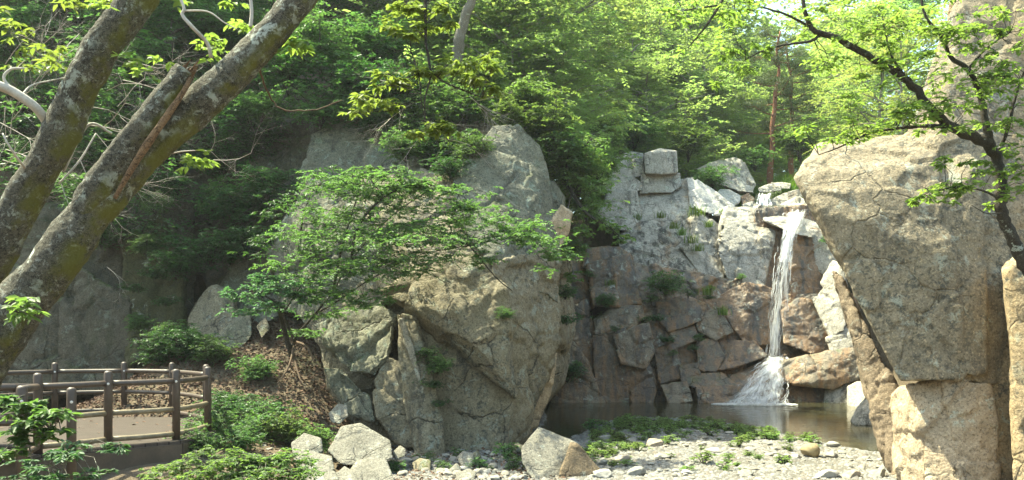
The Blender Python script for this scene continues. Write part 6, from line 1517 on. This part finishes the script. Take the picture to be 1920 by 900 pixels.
while n_ < 190:
    px, py = r.uniform(1090, 1670), r.uniform(800, 905); g = G(px, py)
    if g[2] < .04: continue
    stone(px, py, 5 + r.gamma(2.0, 3.2), r.uniform(.35, .65), 'ordinary small grey stone scattered on the gravel bank before the pool', 'small stones on the gravel bank', 'pebble', random.choice(PRO3), cat='stone'); n_ += 1
# the gravel itself
def gravel(name, n, box, size, mat, ok, seed):
    r_ = np.random.RandomState(seed); x = r_.uniform(box[0], box[1], n); y = r_.uniform(box[2], box[3], n); z = terrain(x, y); k = ok(x, y, z); x, y, z = x[k], y[k], z[k]; n = len(x)
    base = np.array([[1, 0, 0], [.3, .8, .1], [-.8, .6, 0], [-.9, -.5, .1], [.2, -.9, 0], [.35, .25, .75], [-.4, .15, .7], [-.1, -.4, .8]]); fc = [(0, 1, 5), (1, 2, 6), (1, 6, 5), (2, 3, 6), (3, 4, 7), (3, 7, 6), (4, 0, 5), (4, 5, 7), (5, 6, 7)]
    s_ = size * (.4 + r_.gamma(2, .4, n)); a = r_.uniform(0, 2 * PI, n); c, s2 = np.cos(a), np.sin(a)
    B = base[None] * (1 + r_.uniform(-.25, .25, (n, 8, 1))) * np.stack([s_, s_ * r_.uniform(.6, 1, n), s_ * r_.uniform(.3, .8, n)], 1)[:, None, :]
    V = np.stack([B[:, :, 0] * c[:, None] - B[:, :, 1] * s2[:, None] + x[:, None], B[:, :, 0] * s2[:, None] + B[:, :, 1] * c[:, None] + y[:, None], B[:, :, 2] + z[:, None] - .1 * s_[:, None]], 2)
    Fc = (np.arange(n)[:, None, None] * 8 + np.array(fc)[None]).reshape(-1, 3)
    return tag(link(name, fast_mesh(name, V.reshape(-1, 3), Fc), mat), kind='stuff')
gravel('gravel', 42000, (-3, 11, 12.5, 27.6), .033, M['pebble'], lambda x, y, z: (z > .0) & (z < .6), 1)
gravel('pool_bed_gravel', 5000, (0, 10, 18, 30), .045, M['pebble'], lambda x, y, z: (z <= -.0), 2)
# dry leaves
def litter(name, n, box, ok, seed, size=.085):
    r_ = np.random.RandomState(seed); x = r_.uniform(box[0], box[1], n); y = r_.uniform(box[2], box[3], n); z = terrain(x, y); k = ok(x, y, z); p_ = np.column_stack([x, y, z])[k]; p_[:, 2] += r_.uniform(.005, .05, len(p_))
    ax = r_.normal(0, 1, p_.shape); ax[:, 2] *= .3; ax /= np.linalg.norm(ax, axis=1)[:, None]; nr = r_.normal(0, .5, p_.shape); nr[:, 2] += 1
    V, Fc = leaf_geo(r_, p_, ax, nr, size, size * .6); return tag(link(name, fast_mesh(name, V, Fc), M['litter']), kind='stuff')
litter('leaf_litter', 30000, (-12, -3, 16.5, 25), lambda x, y, z: z > .55, 3)
litter('fallen_leaves', 1500, (-5, 1, 14, 18.5), lambda x, y, z: z > .05, 4)
# roots of the spreading tree on the slope
o = empty('tree_root', P(560, 690, 18.6), 'twisted brown roots running down the leaf-littered slope from the layered tree', 'root'); mb = MB()
for pp in ([(548, 655, 18.9, .035), (556, 690, 18.5, .025), (566, 720, 18.2, .012)], [(552, 650, 18.9, .035), (540, 690, 18.4, .02), (520, 720, 18.2, .01)], [(550, 640, 18.9, .04), (575, 650, 18.6, .025), (590, 680, 18.4, .012)]):
    s_ = smooth_path(np.array([list(P(a, b_, c)) + [d] for a, b_, c, d in pp]), 14); tube(mb, s_[:, :3], s_[:, 3], 8)
mb.build('root', M['root'], o, origin=o.location)
# weeds on the gravel
WE = [proto_shrub('weed', 81 + k, .22, .22, 'weed_leaf', .05, .024, nst=6, nsp=2, ntw=4, nlf=5, cat='weed') for k in range(3)]
k = 0
while k < 250:
    u = r.uniform(0, 1)
    if u < .62: px = r.uniform(1105, 1480); py = 790 + abs(r.normal(0, 15)) + (20 * (1 - (px - 1105) / 70) if px < 1175 else 0)
    elif u < .8: px = r.uniform(1380, 1560); py = 815 + r.normal(0, 9)
    elif u < .9: px = r.normal(1120, 22); py = r.normal(840, 18)
    else: px = r.uniform(1150, 1480); py = r.uniform(820, 890)
    g = G(px, py)
    if g[2] < .02: continue
    s_ = r.uniform(.35, 1.15)
    if k < 3:
        oo = WE[k]; oo.location = g; oo.scale = (s_,) * 3
    else: oo = copy_tree(WE[k % 3], g, r.uniform(0, 6), (s_ * 1.2, s_ * 1.2, s_ * r.uniform(.6, 1.1)))
    oo['label'] = 'low green weed growing in the weedy strip of the gravel bank'; oo['group'] = 'weeds on the gravel bank'; k += 1

r2 = np.random.RandomState(15); n = 110; x = r2.uniform(-10.5, -5.6, n); y = r2.uniform(12.3, 18, n); ok = inside(x, y, np.array([p_ for p_ in posts] + [(-10.9, 12.2)])); p_ = np.column_stack([x, y, np.full(n, DZ + .012)])[ok]
ax = r2.normal(0, 1, p_.shape); ax[:, 2] *= .1; ax /= np.linalg.norm(ax, axis=1)[:, None]; nr = r2.normal(0, .25, p_.shape); nr[:, 2] += 1
V, Fc = leaf_geo(r2, p_, ax, nr, .09, .05); tag(link('fallen_leaves', fast_mesh('fallen_leaves', V, Fc), M['litter']), kind='stuff')


# ------------------------------------------------------------------ light and camera
sun_dir = Vector((-.44, .20, .88)).normalized()
sl = bpy.data.lights.new('sun', 'SUN'); sl.energy = 3.8; sl.angle = math.radians(.55); sl.color = (1, .95, .86)
so = bpy.data.objects.new('sun', sl); COL.objects.link(so); so.rotation_euler = sun_dir.to_track_quat('Z', 'Y').to_euler(); so.location = (0, 0, 60)
w = bpy.data.worlds.new('World'); S.world = w; w.use_nodes = True
nt = w.node_tree; bg = nt.nodes['Background']
sk = nt.nodes.new('ShaderNodeTexSky'); sk.sky_type = 'NISHITA'; sk.sun_disc = False
sk.sun_elevation = math.asin(sun_dir.z); sk.sun_rotation = math.atan2(sun_dir.x, sun_dir.y); sk.dust_density = 2.0; sk.air_density = 1.0; sk.ozone_density = 1.0
nt.links.new(sk.outputs[0], bg.inputs[0]); bg.inputs[1].default_value = .15
cam = bpy.data.cameras.new('camera'); co = bpy.data.objects.new('camera', cam); COL.objects.link(co)
co.location = (0, 0, CAMZ); co.rotation_euler = (math.radians(90), 0, 0)
cam.sensor_width = 36; cam.lens = F / 1920 * 36; cam.shift_y = (HY - 450) / 1920; cam.clip_end = 2000
S.camera = co
S.view_settings.view_transform = 'Standard'; S.view_settings.look = 'None'; S.view_settings.exposure = 2.3; S.view_settings.use_white_balance = True; S.view_settings.white_balance_temperature = 7600; S.view_settings.white_balance_tint = -8; S.view_settings.gamma = 1
S.cycles.max_bounces = 10; S.cycles.transparent_max_bounces = 24; S.cycles.diffuse_bounces = 6; S.cycles.caustics_reflective = False; S.cycles.caustics_refractive = False
S.cycles.sample_clamp_indirect = 6

HAZE = 0.0004
if HAZE:
    bm = bmesh.new(); bmesh.ops.create_cube(bm, size=1); me = bpy.data.meshes.new('haze'); bm.to_mesh(me); bm.free()
    bpy.context.view_layer.update()
    bb_ = np.array([list(o_.matrix_world @ Vector(c_)) for o_ in S.objects if o_.type == 'MESH' and o_.data is not me for c_ in o_.bound_box])
    lo_, hi_ = bb_.min(0) - (2, 2, 1), bb_.max(0) + (2, 2, 1)      # all round the ground and everything on it
    hz = link('haze', me); hz.scale = tuple(hi_ - lo_); hz.location = tuple((hi_ + lo_) / 2); tag(hz, kind='stuff'); print('haze box', lo_, hi_)
    m, nt, out = new_mat('haze_air'); pv = nt.nodes.new('ShaderNodeVolumePrincipled'); pv.inputs['Color'].default_value = (.9, .95, 1, 1); pv.inputs['Density'].default_value = HAZE; pv.inputs['Anisotropy'].default_value = .3
    nt.links.new(pv.outputs[0], out.inputs['Volume']); me.materials.append(m)
